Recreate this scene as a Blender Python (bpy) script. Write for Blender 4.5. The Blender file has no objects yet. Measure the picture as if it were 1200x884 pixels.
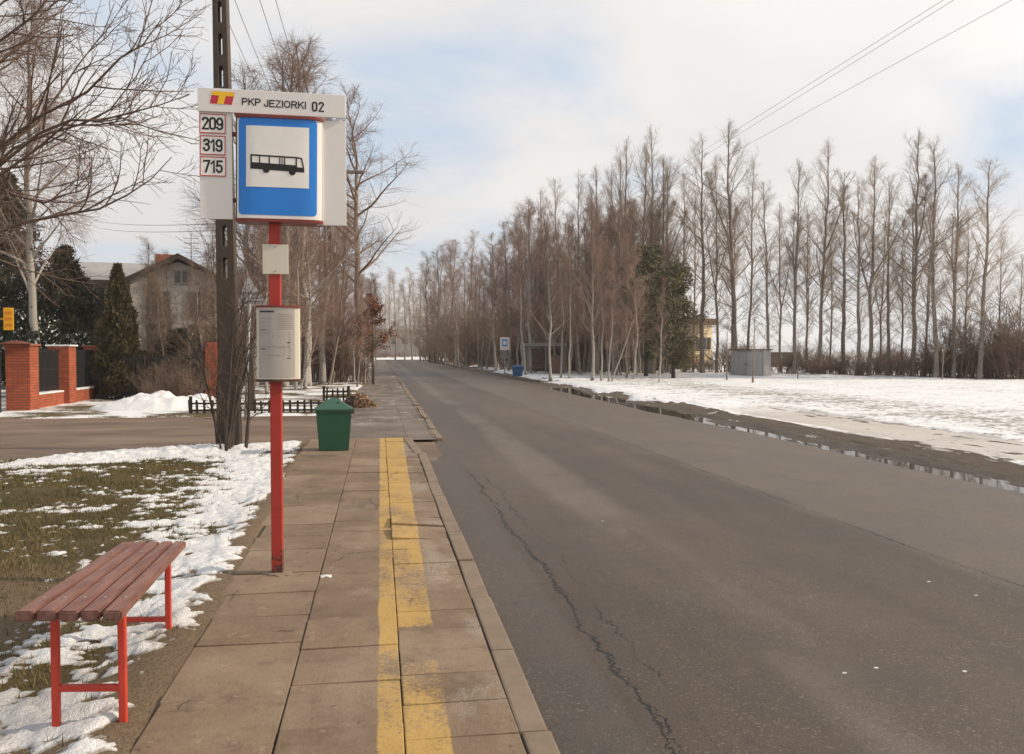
import bpy, bmesh, math, random
import numpy as np
from mathutils import Vector, Matrix
C = bpy.context.scene.collection
SC = bpy.context.scene
PI = math.pi
R = math.radians
# ------------------------------------------------------------------ camera geometry
F = 1000.0 / 1200.0 * 36.0
PITCH, YAW = math.atan(0.030), -math.atan(0.155)
CAM = Vector((0, 0, 1.70))
cam = bpy.data.objects.new('camera', bpy.data.cameras.new('camera'))
C.objects.link(cam)
cam.location = CAM
cam.rotation_euler = (PI / 2 - PITCH, 0, YAW)
cam.data.sensor_width = 36.0
cam.data.lens = F
cam.data.clip_start = 0.05
cam.data.clip_end = 3000
SC.camera = cam
RM = cam.rotation_euler.to_matrix()

def ray(u, v):
    return RM @ Vector(((u - 600) / 1000, (442 - v) / 1000, -1))

def G(u, v, z=0.0):
    """the place on level z that the photograph shows at u, v"""
    d = ray(u, v)
    t = (z - CAM.z) / d.z
    return CAM + d * t

def D(u, v, depth):
    return CAM + ray(u, v) * depth

def depth_of(p):
    return -(RM.transposed() @ (Vector(p) - CAM)).z
# ------------------------------------------------------------------ objects
def link(o, parent=None):
    C.objects.link(o)
    if parent is not None:
        o.parent = parent
    return o

def tag(o, label=None, cat=None, group=None, kind=None):
    for k, v in (('label', label), ('category', cat), ('group', group), ('kind', kind)):
        if v:
            o[k] = v
    return o

def empty(name, loc=(0, 0, 0), rz=0, label=None, cat=None, group=None):
    o = bpy.data.objects.new(name, None)
    o.empty_display_size = 0.2
    link(o)
    o.location = loc
    o.rotation_euler = (0, 0, rz)
    return tag(o, label, cat, group)

def obj(name, me, mat=None, parent=None, loc=None, rot=None):
    if isinstance(me, bmesh.types.BMesh):
        m = bpy.data.meshes.new(name)
        me.normal_update()
        me.to_mesh(m)
        me.free()
        me = m
    if mat is not None:
        if len(me.materials):
            me.materials.clear()
        for x in (mat if isinstance(mat, (list, tuple)) else [mat]):
            me.materials.append(x)
    o = bpy.data.objects.new(name, me)
    link(o, parent)
    if loc is not None:
        o.location = loc
    if rot is not None:
        o.rotation_euler = rot
    return o

def dup(root, loc=None, rz=None, scale=None, label=None):
    r = root.copy()
    C.objects.link(r)
    if loc is not None:
        r.location = loc
    if rz is not None:
        r.rotation_euler = (r.rotation_euler[0], r.rotation_euler[1], rz)
    if scale is not None:
        r.scale = scale
    if label:
        r['label'] = label
    for ch in list(root.children):
        c = ch.copy()
        C.objects.link(c)
        c.parent = r
        for g in ch.children:
            d = g.copy()
            C.objects.link(d)
            d.parent = c
    return r

def pydata(name, verts, faces, smooth=False):
    me = bpy.data.meshes.new(name)
    me.from_pydata([tuple(v) for v in verts], [], faces)
    if smooth:
        me.polygons.foreach_set('use_smooth', [True] * len(me.polygons))
    me.update()
    return me

def npmesh(name, V, Fc, smooth=True):
    """V (n,3), Fc (m,k) arrays"""
    me = bpy.data.meshes.new(name)
    V = np.asarray(V, np.float32)
    Fc = np.asarray(Fc, np.int32)
    m, k = Fc.shape
    me.vertices.add(len(V))
    me.vertices.foreach_set('co', V.ravel())
    me.loops.add(m * k)
    me.loops.foreach_set('vertex_index', Fc.ravel())
    me.polygons.add(m)
    me.polygons.foreach_set('loop_start', np.arange(m, dtype=np.int32) * k)
    me.polygons.foreach_set('use_smooth', np.full(m, smooth))
    me.update(calc_edges=True)
    return me

def box(bm, c, s, rz=0, bevel=0.0, rot=None, taper=1.0):
    """box centred at c with full sizes s"""
    ret = bmesh.ops.create_cube(bm, size=1.0)
    vs = ret['verts']
    for v in vs:
        k = taper if v.co.z < 0 else 1.0
        v.co = Vector((v.co.x * s[0] * k, v.co.y * s[1] * k, v.co.z * s[2]))
    if bevel:
        es = list({e for v in vs for e in v.link_edges})
        rb = bmesh.ops.bevel(bm, geom=es, offset=bevel, segments=2, affect='EDGES', profile=0.6)
        vs = list({v for f in rb['faces'] for v in f.verts} | {v for v in vs if v.is_valid})
    M = Matrix.Translation(Vector(c)) @ (rot.to_4x4() if rot is not None else Matrix.Rotation(rz, 4, 'Z'))
    bmesh.ops.transform(bm, matrix=M, verts=vs)
    return vs

def bar(bm, a, b, w, d=None, bevel=0.0):
    """square bar from a to b"""
    a, b = Vector(a), Vector(b)
    ax = (b - a)
    q = ax.to_track_quat('Z', 'Y').to_matrix()
    return box(bm, (a + b) / 2, (w, d or w, ax.length), bevel=bevel, rot=q)

def tube(bm, pts, r, n=8, cap=True):
    pts = [Vector(p) for p in pts]
    rs = r if isinstance(r, (list, tuple)) else [r] * len(pts)
    rings = []
    for i, p in enumerate(pts):
        t = (pts[min(i + 1, len(pts) - 1)] - pts[max(i - 1, 0)]).normalized()
        u = t.cross(Vector((0, 0, 1)))
        if u.length < 0.05:
            u = t.cross(Vector((1, 0, 0)))
        u.normalize()
        w = t.cross(u)
        rings.append([bm.verts.new(p + (u * math.cos(2 * PI * k / n) + w * math.sin(2 * PI * k / n)) * rs[i]) for k in range(n)])
    for a, b in zip(rings, rings[1:]):
        for k in range(n):
            f = bm.faces.new((a[k], a[(k + 1) % n], b[(k + 1) % n], b[k]))
            f.smooth = True
    if cap:
        bm.faces.new(rings[0][::-1])
        bm.faces.new(rings[-1])

def prism(bm, prof, d0, d1, axis='Y'):
    """extrude a closed 2D outline [(x,z)] from d0 to d1 along axis"""
    def P(p, d):
        return (p[0], d, p[1]) if axis == 'Y' else ((d, p[0], p[1]) if axis == 'X' else (p[0], p[1], d))
    a = [bm.verts.new(P(p, d0)) for p in prof]
    b = [bm.verts.new(P(p, d1)) for p in prof]
    n = len(prof)
    bm.faces.new(a)
    bm.faces.new(b[::-1])
    for i in range(n):
        bm.faces.new((a[i], b[i], b[(i + 1) % n], a[(i + 1) % n]))
    bmesh.ops.recalc_face_normals(bm, faces=bm.faces[:])

def curve_mesh(name, loops, extrude, bevel=0.0):
    """2D outlines (x, y) with holes, thickened along z; a mesh"""
    cu = bpy.data.curves.new(name, 'CURVE')
    cu.dimensions = '2D'
    cu.fill_mode = 'BOTH'
    cu.extrude = extrude
    cu.bevel_depth = bevel
    for lp in loops:
        sp = cu.splines.new('POLY')
        sp.points.add(len(lp) - 1)
        for p, q in zip(sp.points, lp):
            p.co = (q[0], q[1], 0, 1)
        sp.use_cyclic_u = True
    o = bpy.data.objects.new(name, cu)
    C.objects.link(o)
    dg = bpy.context.evaluated_depsgraph_get()
    me = bpy.data.meshes.new_from_object(o.evaluated_get(dg))
    bpy.data.objects.remove(o)
    me.name = name
    return me

def text_mesh(name, s, size, xs=1.0, bold=0.0):
    cu = bpy.data.curves.new(name, 'FONT')
    cu.body = s
    cu.size = size
    cu.align_x = 'CENTER'
    cu.align_y = 'CENTER'
    cu.offset = bold
    cu.resolution_u = 4
    o = bpy.data.objects.new(name, cu)
    C.objects.link(o)
    dg = bpy.context.evaluated_depsgraph_get()
    me = bpy.data.meshes.new_from_object(o.evaluated_get(dg))
    bpy.data.objects.remove(o)
    xsz = [v.co.x for v in me.vertices]
    ysz = [v.co.y for v in me.vertices]
    cx, cy = (min(xsz) + max(xsz)) / 2, (min(ysz) + max(ysz)) / 2
    for v in me.vertices:
        v.co = ((v.co.x - cx) * xs, 0, v.co.y - cy)
    return me

def arc_pts(cx, cy, rx, ry, a0, a1, n=10):
    return [(cx + rx * math.cos(R(a0 + (a1 - a0) * i / n)), cy + ry * math.sin(R(a0 + (a1 - a0) * i / n))) for i in range(n + 1)]
def glyph(c):
    """centre lines of a character in a box of height 1 (paths of x, y) and its width"""
    A = arc_pts
    g = {
     '0': ([A(.2, .8, .2, .2, 0, 180) + A(.2, .2, .2, .2, 180, 360) + [(.4, .8)]], .4),
     '1': ([[(.02, .78), (.2, 1.0), (.2, 0)]], .24),
     '2': ([A(.2, .8, .2, .2, 170, -20) + [(.0, .0), (.4, .0)]], .4),
     '3': ([A(.2, .8, .19, .2, 165, -75, 12) + [(.16, .56)], [(.16, .56)] + A(.2, .28, .2, .28, 80, -165, 12)], .4),
     '5': ([[(.38, 1.0), (.06, 1.0), (.03, .54)] + A(.2, .31, .2, .31, 125, -160, 14)], .4),
     '7': ([[(.0, 1.0), (.4, 1.0), (.14, .0)]], .4),
     '9': ([A(.2, .7, .2, .3, 0, 360, 18), [(.4, .7)] + [(.4, .25)] + A(.2, .22, .2, .22, 0, -160, 10)], .4),
     'P': ([[(0, 0), (0, 1), (.36, 1)] + A(.36, .73, .26, .27, 90, -90, 10) + [(0, .46)]], .62),
     'K': ([[(0, 0), (0, 1)], [(.62, 1), (.02, .40)], [(.22, .60), (.66, 0)]], .66),
     'J': ([[(.42, 1), (.42, .24)] + A(.21, .24, .21, .24, 0, -180, 10) + [(0, .30)]], .42),
     'E': ([[(.56, 1), (0, 1), (0, 0), (.58, 0)], [(0, .52), (.52, .52)]], .58),
     'Z': ([[(.02, 1), (.58, 1), (.0, 0), (.6, 0)]], .6),
     'I': ([[(0, 0), (0, 1)]], .0),
     'O': ([A(.37, .5, .37, .5, 0, 360, 26)], .74),
     'R': ([[(0, 0), (0, 1), (.38, 1)] + A(.38, .75, .25, .25, 90, -90, 10) + [(0, .5)], [(.36, .5), (.62, 0)]], .64),
    }
    return g[c]
def letters(name, s, h, wid, stroke, gap=.26, space=.5):
    """flat drawn lettering centred on the origin in x, z: cap height h, total width wid"""
    bm = bmesh.new()
    x = 0.0
    segs = []
    for c in s:
        if c == ' ':
            x += space
            continue
        ps, w = glyph(c)
        segs += [[(x + px, py) for px, py in p] for p in ps]
        x += w + gap
    tot = x - gap
    kx = (wid - stroke) / tot
    kz = h - stroke
    lay = 0
    for p in segs:
        q = [Vector((px * kx - (wid - stroke) / 2, py * kz - kz / 2)) for px, py in p]
        q = [a for i, a in enumerate(q) if i == 0 or (a - q[i - 1]).length > 1e-6]
        L, Rr = [], []
        closed = (q[0] - q[-1]).length < 1e-5
        for i, a in enumerate(q):
            d0 = (a - q[i - 1]).normalized() if i else ((a - q[-2]).normalized() if closed else None)
            d1 = (q[i + 1] - a).normalized() if i < len(q) - 1 else ((q[1] - a).normalized() if closed else None)
            d0 = d0 or d1
            d1 = d1 or d0
            t = (d0 + d1)
            t = t.normalized() if t.length > .1 else d1
            nn = Vector((-t.y, t.x))
            m = min(1.6, 1 / max(.3, nn.dot(Vector((-d1.y, d1.x)))))
            e = t * stroke / 2 * (0 if closed else (-1 if i == 0 else (1 if i == len(q) - 1 else 0)))
            L.append(a + e + nn * stroke / 2 * m)
            Rr.append(a + e - nn * stroke / 2 * m)
        lay += 1
        y = -.00002 * (lay % 7)
        vl = [bm.verts.new((a.x, y, a.y)) for a in L]
        vr = [bm.verts.new((a.x, y, a.y)) for a in Rr]
        for i in range(len(q) - 1):
            bm.faces.new((vl[i], vr[i], vr[i + 1], vl[i + 1]))
    me = bpy.data.meshes.new(name)
    bm.to_mesh(me)
    bm.free()
    return me

def rrect(x0, z0, x1, z1, r, n=6):
    out = []
    for cx, cz, a0 in ((x1 - r, z1 - r, 0), (x0 + r, z1 - r, 90), (x0 + r, z0 + r, 180), (x1 - r, z0 + r, 270)):
        for k in range(n + 1):
            a = R(a0 + 90 * k / n)
            out.append((cx + r * math.cos(a), cz + r * math.sin(a)))
    return out
# ------------------------------------------------------------------ noise
_P = {}
def vnoise(x, y, seed=0):
    if seed not in _P:
        _P[seed] = np.random.RandomState(seed + 11).rand(256, 256)
    T = _P[seed]
    xi = np.floor(x).astype(int)
    yi = np.floor(y).astype(int)
    fx, fy = x - xi, y - yi
    fx = fx * fx * (3 - 2 * fx)
    fy = fy * fy * (3 - 2 * fy)
    a = T[xi & 255, yi & 255]
    b = T[(xi + 1) & 255, yi & 255]
    c = T[xi & 255, (yi + 1) & 255]
    d = T[(xi + 1) & 255, (yi + 1) & 255]
    return (a * (1 - fx) + b * fx) * (1 - fy) + (c * (1 - fx) + d * fx) * fy

def fbm(x, y, octv=4, seed=0, gain=0.5):
    s, amp, tot = 0, 1.0, 0
    for k in range(octv):
        s = s + amp * vnoise(x * 2 ** k + 17.3 * k, y * 2 ** k + 5.1 * k, seed + k)
        tot += amp
        amp *= gain
    return s / tot

def sst(a, b, x):
    t = np.clip((x - a) / (b - a), 0, 1)
    return t * t * (3 - 2 * t)

def heightfield(name, xs, ys, zf, mat, keep=None, kind='structure'):
    """grid over the coordinate lists xs, ys; zf(X, Y) -> Z; keep(X, Y, Z) -> bool per vertex"""
    X, Y = np.meshgrid(xs, ys, indexing='ij')
    Z = zf(X, Y)
    n, m = X.shape
    V = np.stack([X, Y, Z], -1).reshape(-1, 3)
    I = np.arange(n * m).reshape(n, m)
    Fq = np.stack([I[:-1, :-1], I[1:, :-1], I[1:, 1:], I[:-1, 1:]], -1).reshape(-1, 4)
    if keep is not None:
        k = keep(X, Y, Z).reshape(-1)
        Fq = Fq[k[Fq].any(1)]
        used = np.unique(Fq)
        mp = np.zeros(len(V), int)
        mp[used] = np.arange(len(used))
        V = V[used]
        Fq = mp[Fq]
    return tag(obj(name, npmesh(name, V, Fq), mat), kind=kind)
# ------------------------------------------------------------------ node expressions
class E:
    def __init__(s, nt, o):
        s.nt, s.o = nt, o
    def _m(s, op, b=None, c=None):
        n = s.nt.nodes.new('ShaderNodeMath')
        n.operation = op
        s.nt.links.new(s.o, n.inputs[0])
        for i, v in ((1, b), (2, c)):
            if v is None:
                continue
            if isinstance(v, E):
                s.nt.links.new(v.o, n.inputs[i])
            else:
                n.inputs[i].default_value = v
        return E(s.nt, n.outputs[0])
    def __add__(s, b): return s._m('ADD', b)
    __radd__ = __add__
    def __sub__(s, b): return s._m('SUBTRACT', b)
    def __mul__(s, b): return s._m('MULTIPLY', b)
    __rmul__ = __mul__
    def __truediv__(s, b): return s._m('DIVIDE', b)
    def abs(s): return s._m('ABSOLUTE')
    def min(s, b): return s._m('MINIMUM', b)
    def max(s, b): return s._m('MAXIMUM', b)
    def frac(s): return s._m('FRACT')
    def inv(s): return (s * -1.0) + 1.0
    def ss(s, a, b, lo=0.0, hi=1.0):
        n = s.nt.nodes.new('ShaderNodeMapRange')
        n.interpolation_type = 'SMOOTHSTEP'
        s.nt.links.new(s.o, n.inputs[0])
        if a > b:
            a, b, lo, hi = b, a, hi, lo
        for i, v in zip((1, 2, 3, 4), (a, b, lo, hi)):
            n.inputs[i].default_value = v
        return E(s.nt, n.outputs[0])

class Mat:
    def __init__(s, name, rough=0.8, spec=0.35):
        s.m = bpy.data.materials.new(name)
        s.m.use_nodes = True
        s.nt = s.m.node_tree
        s.b = s.nt.nodes['Principled BSDF']
        s.b.inputs['Roughness'].default_value = rough
        s.b.inputs['Specular IOR Level'].default_value = spec
    def pos(s, local=False):
        if local:
            o = s.nt.nodes.new('ShaderNodeTexCoord').outputs['Object']
        else:
            o = s.nt.nodes.new('ShaderNodeNewGeometry').outputs['Position']
        n = s.nt.nodes.new('ShaderNodeSeparateXYZ')
        s.nt.links.new(o, n.inputs[0])
        s.P = E(s.nt, o)
        s.x, s.y, s.z = (E(s.nt, n.outputs[i]) for i in range(3))
        return s
    def vec(s, x, y, z):
        n = s.nt.nodes.new('ShaderNodeCombineXYZ')
        for i, v in enumerate((x, y, z)):
            if isinstance(v, E):
                s.nt.links.new(v.o, n.inputs[i])
            else:
                n.inputs[i].default_value = v
        return E(s.nt, n.outputs[0])
    def noise(s, scale, detail=4, rough=0.55, v=None, dist=0.0):
        n = s.nt.nodes.new('ShaderNodeTexNoise')
        s.nt.links.new((v or s.P).o, n.inputs['Vector'])
        n.inputs['Scale'].default_value = scale
        n.inputs['Detail'].default_value = detail
        n.inputs['Roughness'].default_value = rough
        n.inputs['Distortion'].default_value = dist
        return E(s.nt, n.outputs[0])
    def voro(s, scale, v=None, feature='F1', out='Distance'):
        n = s.nt.nodes.new('ShaderNodeTexVoronoi')
        n.feature = feature
        s.nt.links.new((v or s.P).o, n.inputs['Vector'])
        n.inputs['Scale'].default_value = scale
        return E(s.nt, n.outputs[out])
    def rnd(s):
        return E(s.nt, s.nt.nodes.new('ShaderNodeObjectInfo').outputs['Random'])
    def attr(s, name):
        n = s.nt.nodes.new('ShaderNodeAttribute')
        n.attribute_name = name
        return E(s.nt, n.outputs['Fac'])
    def mix(s, f, a, b):
        n = s.nt.nodes.new('ShaderNodeMix')
        n.data_type = 'RGBA'
        for i, v in ((0, f), (6, a), (7, b)):
            if isinstance(v, E):
                s.nt.links.new(v.o, n.inputs[i])
            elif isinstance(v, (int, float)):
                n.inputs[i].default_value = v
            else:
                n.inputs[i].default_value = (*v, 1)
        return E(s.nt, n.outputs[2])
    def scale(s, col, f):
        n = s.nt.nodes.new('ShaderNodeVectorMath')
        n.operation = 'SCALE'
        s.nt.links.new(col.o, n.inputs[0])
        if isinstance(f, E):
            s.nt.links.new(f.o, n.inputs['Scale'])
        else:
            n.inputs['Scale'].default_value = f
        return E(s.nt, n.outputs[0])
    def set(s, color=None, rough=None, bump=None, dist=0.01, strength=1.0, metal=None):
        for k, v in (('Base Color', color), ('Roughness', rough), ('Metallic', metal)):
            if v is None:
                continue
            if isinstance(v, E):
                s.nt.links.new(v.o, s.b.inputs[k])
            elif isinstance(v, (tuple, list)):
                s.b.inputs[k].default_value = (*v, 1)
            else:
                s.b.inputs[k].default_value = v
        if bump is not None:
            n = s.nt.nodes.new('ShaderNodeBump')
            n.inputs['Distance'].default_value = dist
            n.inputs['Strength'].default_value = strength
            s.nt.links.new(bump.o, n.inputs['Height'])
            s.nt.links.new(n.outputs[0], s.b.inputs['Normal'])
        return s.m

def simple(name, col, rough=0.7, var=0.15, scale=3.0, spec=0.35, metal=0.0, bump=0.0):
    """one colour with dirt: a slow and a fine noise shift its brightness"""
    m = Mat(name, rough, spec).pos(True)
    n = m.noise(scale, 5, 0.6)
    f = n * (2 * var) + (1 - var)
    c = m.scale(m.mix(0.0, col, col), f)
    return m.set(c, rough, n if bump else None, bump or 0.01, 1.0, metal)
# ================================================================== light and air
SUN_EL, SUN_AZ = R(31), R(99)      # azimuth clockwise from +Y (the way the road runs)
s_dir = Vector((math.sin(SUN_AZ) * math.cos(SUN_EL), math.cos(SUN_AZ) * math.cos(SUN_EL), math.sin(SUN_EL)))
sun = bpy.data.objects.new('sun', bpy.data.lights.new('sun', 'SUN'))
sun.data.energy = 4.2
sun.data.angle = R(1.2)
sun.data.color = (1.0, 0.86, 0.67)
sun.rotation_euler = s_dir.to_track_quat('Z', 'Y').to_euler()
link(sun)
W = bpy.data.worlds.new('World')
SC.world = W
W.use_nodes = True
nt = W.node_tree
bg = nt.nodes['Background']
sky = nt.nodes.new('ShaderNodeTexSky')
sky.sky_type = 'NISHITA'
sky.sun_disc = False
sky.sun_elevation = SUN_EL
sky.sun_rotation = SUN_AZ
sky.dust_density = 1.5
class WM(Mat):
    def __init__(s):
        s.nt = nt
w = WM()
tc = nt.nodes.new('ShaderNodeTexCoord')
sp = nt.nodes.new('ShaderNodeSeparateXYZ')
nt.links.new(tc.outputs['Generated'], sp.inputs[0])
dx, dy, dz = (E(nt, sp.outputs[i]) for i in range(3))
k = dz.max(0.0) + 0.22
cv = w.vec(dx / k, dy / k, 0.4)
n1 = w.noise(1.25, 6, 0.52, cv, 0.35)
n2 = w.noise(0.55, 3, 0.5, cv)
cover = (n1 * 0.65 + n2 * 0.35).ss(0.37, 0.56).max(dz.ss(0.20, 0.03) * 0.9)
lit = w.noise(0.9, 4, 0.5, w.vec(dx / k + 7.0, dy / k, 1.4))
toward = (dx * s_dir.x + dy * s_dir.y + dz * s_dir.z).ss(-0.2, 0.9)
cl = w.mix(lit.ss(0.3, 0.7), (8.5, 8.2, 8.0), (10.0, 9.55, 9.1))
cl = w.scale(cl, toward * 0.22 + 0.92)
blue = w.mix(0.80, E(nt, sky.outputs[0]), (5.9, 7.5, 9.4))     # thin veil over the blue
nt.links.new(w.mix(cover * 0.90 + 0.05, blue, cl).o, bg.inputs['Color'])
bg.inputs['Strength'].default_value = 0.10
vs = SC.view_settings
vs.view_transform = 'Standard'
vs.look = 'None'
vs.exposure = 0.0
vs.gamma = 1.0
vs.use_curve_mapping = False

# ================================================================== ground materials
def mat_asphalt():
    m = Mat('asphalt', 0.8, 0.5).pos()
    x, y = m.x, m.y
    st = m.vec(x, y * 0.12, 0.0)                    # streaks along the driving direction
    slow = m.noise(0.55, 4, 0.6, st)
    blot = m.noise(0.9, 4, 0.6)
    grain = m.noise(95, 3, 0.7)
    stone = m.voro(85, out='Color')
    wob = (m.noise(0.7, 3, 0.6, m.vec(y, 3.0, 0.0)) - 0.5) * 0.34
    jag = (m.noise(7, 4, 0.75, m.vec(x * 0.4, y, 0.0)) - 0.5) * 0.15 + (m.noise(34, 3, 0.7, m.vec(x * 0.6, y, 0.0)) - 0.5) * 0.05
    xc = x + wob + jag
    wid = m.noise(1.1, 2, 0.5, m.vec(y, 9.0, 0.0)).ss(0.32, 0.66, 0.002, 0.019)
    near = y.ss(12.6, 11.0)
    c1 = ((xc - 1.24).abs() / wid).ss(1.0, 0.35) * near
    xd = x + (m.noise(0.8, 3, 0.6, m.vec(y, 33.0, 0.0)) - 0.5) * 0.30 + jag * 1.2
    wid2 = m.noise(1.7, 2, 0.5, m.vec(y, 19.0, 0.0)).ss(0.42, 0.68, 0.001, 0.009)
    c2 = ((xd - 1.44).abs() / wid2).ss(1.0, 0.4) * near
    wid3 = m.noise(0.9, 3, 0.5, m.vec(y, 51.0, 0.0)).ss(0.36, 0.7, 0.002, 0.016)
    xe = x + (m.noise(0.25, 2, 0.6, m.vec(y, 70.0, 0.0)) - 0.5) * 0.25 + jag
    c3 = ((xe - 4.55).abs() / wid3).ss(1.0, 0.4) * y.ss(24.0, 14.0)
    xf = x + wob * 1.08 + (m.noise(9, 4, 0.75, m.vec(x * 0.5, y, 6.0)) - 0.5) * 0.20
    wid4 = m.noise(1.3, 2, 0.5, m.vec(y, 27.0, 0.0)).ss(0.40, 0.7, 0.0005, 0.010)
    c4 = ((xf - 1.265).abs() / wid4).ss(1.0, 0.4) * near
    crack = c1.max(c2).max(c3).max(c4)
    right = (x + (blot - 0.5) * 0.35).ss(4.35, 4.7)
    patch = (x + (blot - 0.5) * 0.06).ss(1.16, 1.12) * y.ss(14.0, 13.0)
    band = ((x - 2.30 + (slow - 0.5) * 0.9).abs()).ss(0.42, 0.1) * m.noise(0.55, 5, 0.68, m.vec(x, y * 0.45, 0.0)).ss(0.36, 0.56)
    c = m.mix(slow.ss(0.3, 0.7), (0.049, 0.033, 0.022), (0.092, 0.064, 0.044))
    c = m.mix(right * 0.6, c, (0.116, 0.087, 0.063))  # right lane paler: sky sheen on damp asphalt put into its colour
    c = m.mix(band * 0.55, c, (0.150, 0.118, 0.092))
    c = m.mix(patch * 0.5, c, (0.075, 0.060, 0.050))
    c = m.scale(c, blot * 0.8 + 0.6)
    c = m.scale(c, m.noise(7.0, 5, 0.7) * 0.5 + 0.75)
    drip = m.noise(1.7, 5, 0.7, m.vec(x * 1.5, y * 0.35, 4.0)).ss(0.58, 0.70)
    c = m.mix(drip * 0.35, c, (0.060, 0.046, 0.037))
    c = m.scale(c, grain * 1.3 + 0.35)
    c = m.mix(stone.ss(0.72, 0.95) * 0.38 * m.noise(1.3, 4, 0.65).ss(0.35, 0.6), c, (0.28, 0.225, 0.175))
    c = m.mix(stone.ss(0.30, 0.05) * 0.5, c, (0.022, 0.017, 0.014))
    c = m.mix(crack * 0.96, c, (0.007, 0.0065, 0.006))
    rough = (blot * 0.16 + 0.53) - right * 0.08
    h = grain * 0.8 - crack * 3.0 + m.noise(3.0, 3, 0.5) * 0.6
    return m.set(c, rough, h, 0.006, 0.9)

def mat_slab():
    m = Mat('concrete_slab', 0.85, 0.3).pos()
    x, y = m.x, m.y
    tone = m.attr('tone')
    n = m.noise(2.2, 6, 0.7)
    big = m.noise(0.7, 3, 0.55)
    fine = m.noise(70, 3, 0.7)
    c = m.mix(tone, (0.150, 0.100, 0.063), (0.232, 0.163, 0.108))
    c = m.scale(c, n * 1.1 + 0.45)
    c = m.mix(big.ss(0.5, 0.72) * 0.45, c, (0.090, 0.066, 0.047))
    stn = m.noise(5.5, 6, 0.7)
    c = m.mix(stn.ss(0.52, 0.68) * 0.4, c, (0.085, 0.060, 0.041))
    c = m.mix(m.noise(9.0, 4, 0.7).ss(0.60, 0.70) * 0.40, c, (0.36, 0.270, 0.19))
    sand = m.noise(1.2, 6, 0.72, m.vec(x, y * 0.7, 9.0)).ss(0.50, 0.66)
    c = m.mix(sand * 0.38, c, (0.31, 0.232, 0.16))
    spot = m.noise(16.0, 3, 0.6).ss(0.68, 0.74)
    c = m.mix(spot * 0.6, c, (0.055, 0.040, 0.028))
    vc = m.voro(1.15, m.vec(x + (n - 0.5) * 0.35, y + (stn - 0.5) * 0.3, 0.0), 'DISTANCE_TO_EDGE')
    crk = vc.ss(0.007, 0.002) * big.ss(0.55, 0.60)
    # rough exposed aggregate on the kerb side
    worn = m.noise(1.6, 4, 0.6, m.vec(x, y * 0.6, 5.0)).ss(0.5, 0.62) * x.ss(0.25, 0.4)
    c = m.mix(worn * 0.6 * m.noise(120, 1, 0.5).ss(0.4, 0.6), c, (0.40, 0.35, 0.29))
    c = m.scale(c, fine * 0.5 + 0.75)
    d = y - 3.5
    wb = (m.noise(3.0, 3, 0.6) - 0.5) * 0.035
    le = x - (d * 0.001 - 0.02) + wb
    re = x - (d * 0.0105 + 0.278) + wb
    strip = le.ss(0.0, 0.012) * re.ss(0.012, 0.0)
    wear = m.noise(1.3, 4, 0.62, m.vec(x * 1.6, y * 0.8, 2.0)) * 0.62 + m.noise(46, 3, 0.75) * 0.44
    yw = y + (m.noise(6.0, 4, 0.7) - 0.5) * 0.5
    bare = ((yw - 4.66).abs()).ss(0.34, 0.14) * x.ss(0.09, 0.11)
    bare2 = ((y - 6.1).abs()).ss(0.9, 0.2) * x.ss(0.09, 0.11)
    paint = strip * (wear + bare * 0.24 + bare2 * 0.02 + d.ss(5.0, 9.0) * -0.06).ss(0.66, 0.50)
    yel = m.mix(n, (0.37, 0.215, 0.055), (0.56, 0.360, 0.105))
    yel = m.scale(yel, fine * 0.5 + 0.75)
    c = m.mix(paint * 0.78, c, yel)
    c = m.mix(crk * 0.8, c, (0.035, 0.026, 0.019))
    h = crk * -3.0 + fine * 0.7 + n * 1.5 + stn * 1.0 + worn * m.noise(120, 1, 0.5) * 1.2
    return m.set(c, m.noise(2.0, 2).ss(0.3, 0.7, 0.72, 0.92), h, 0.005, 0.8)

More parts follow.
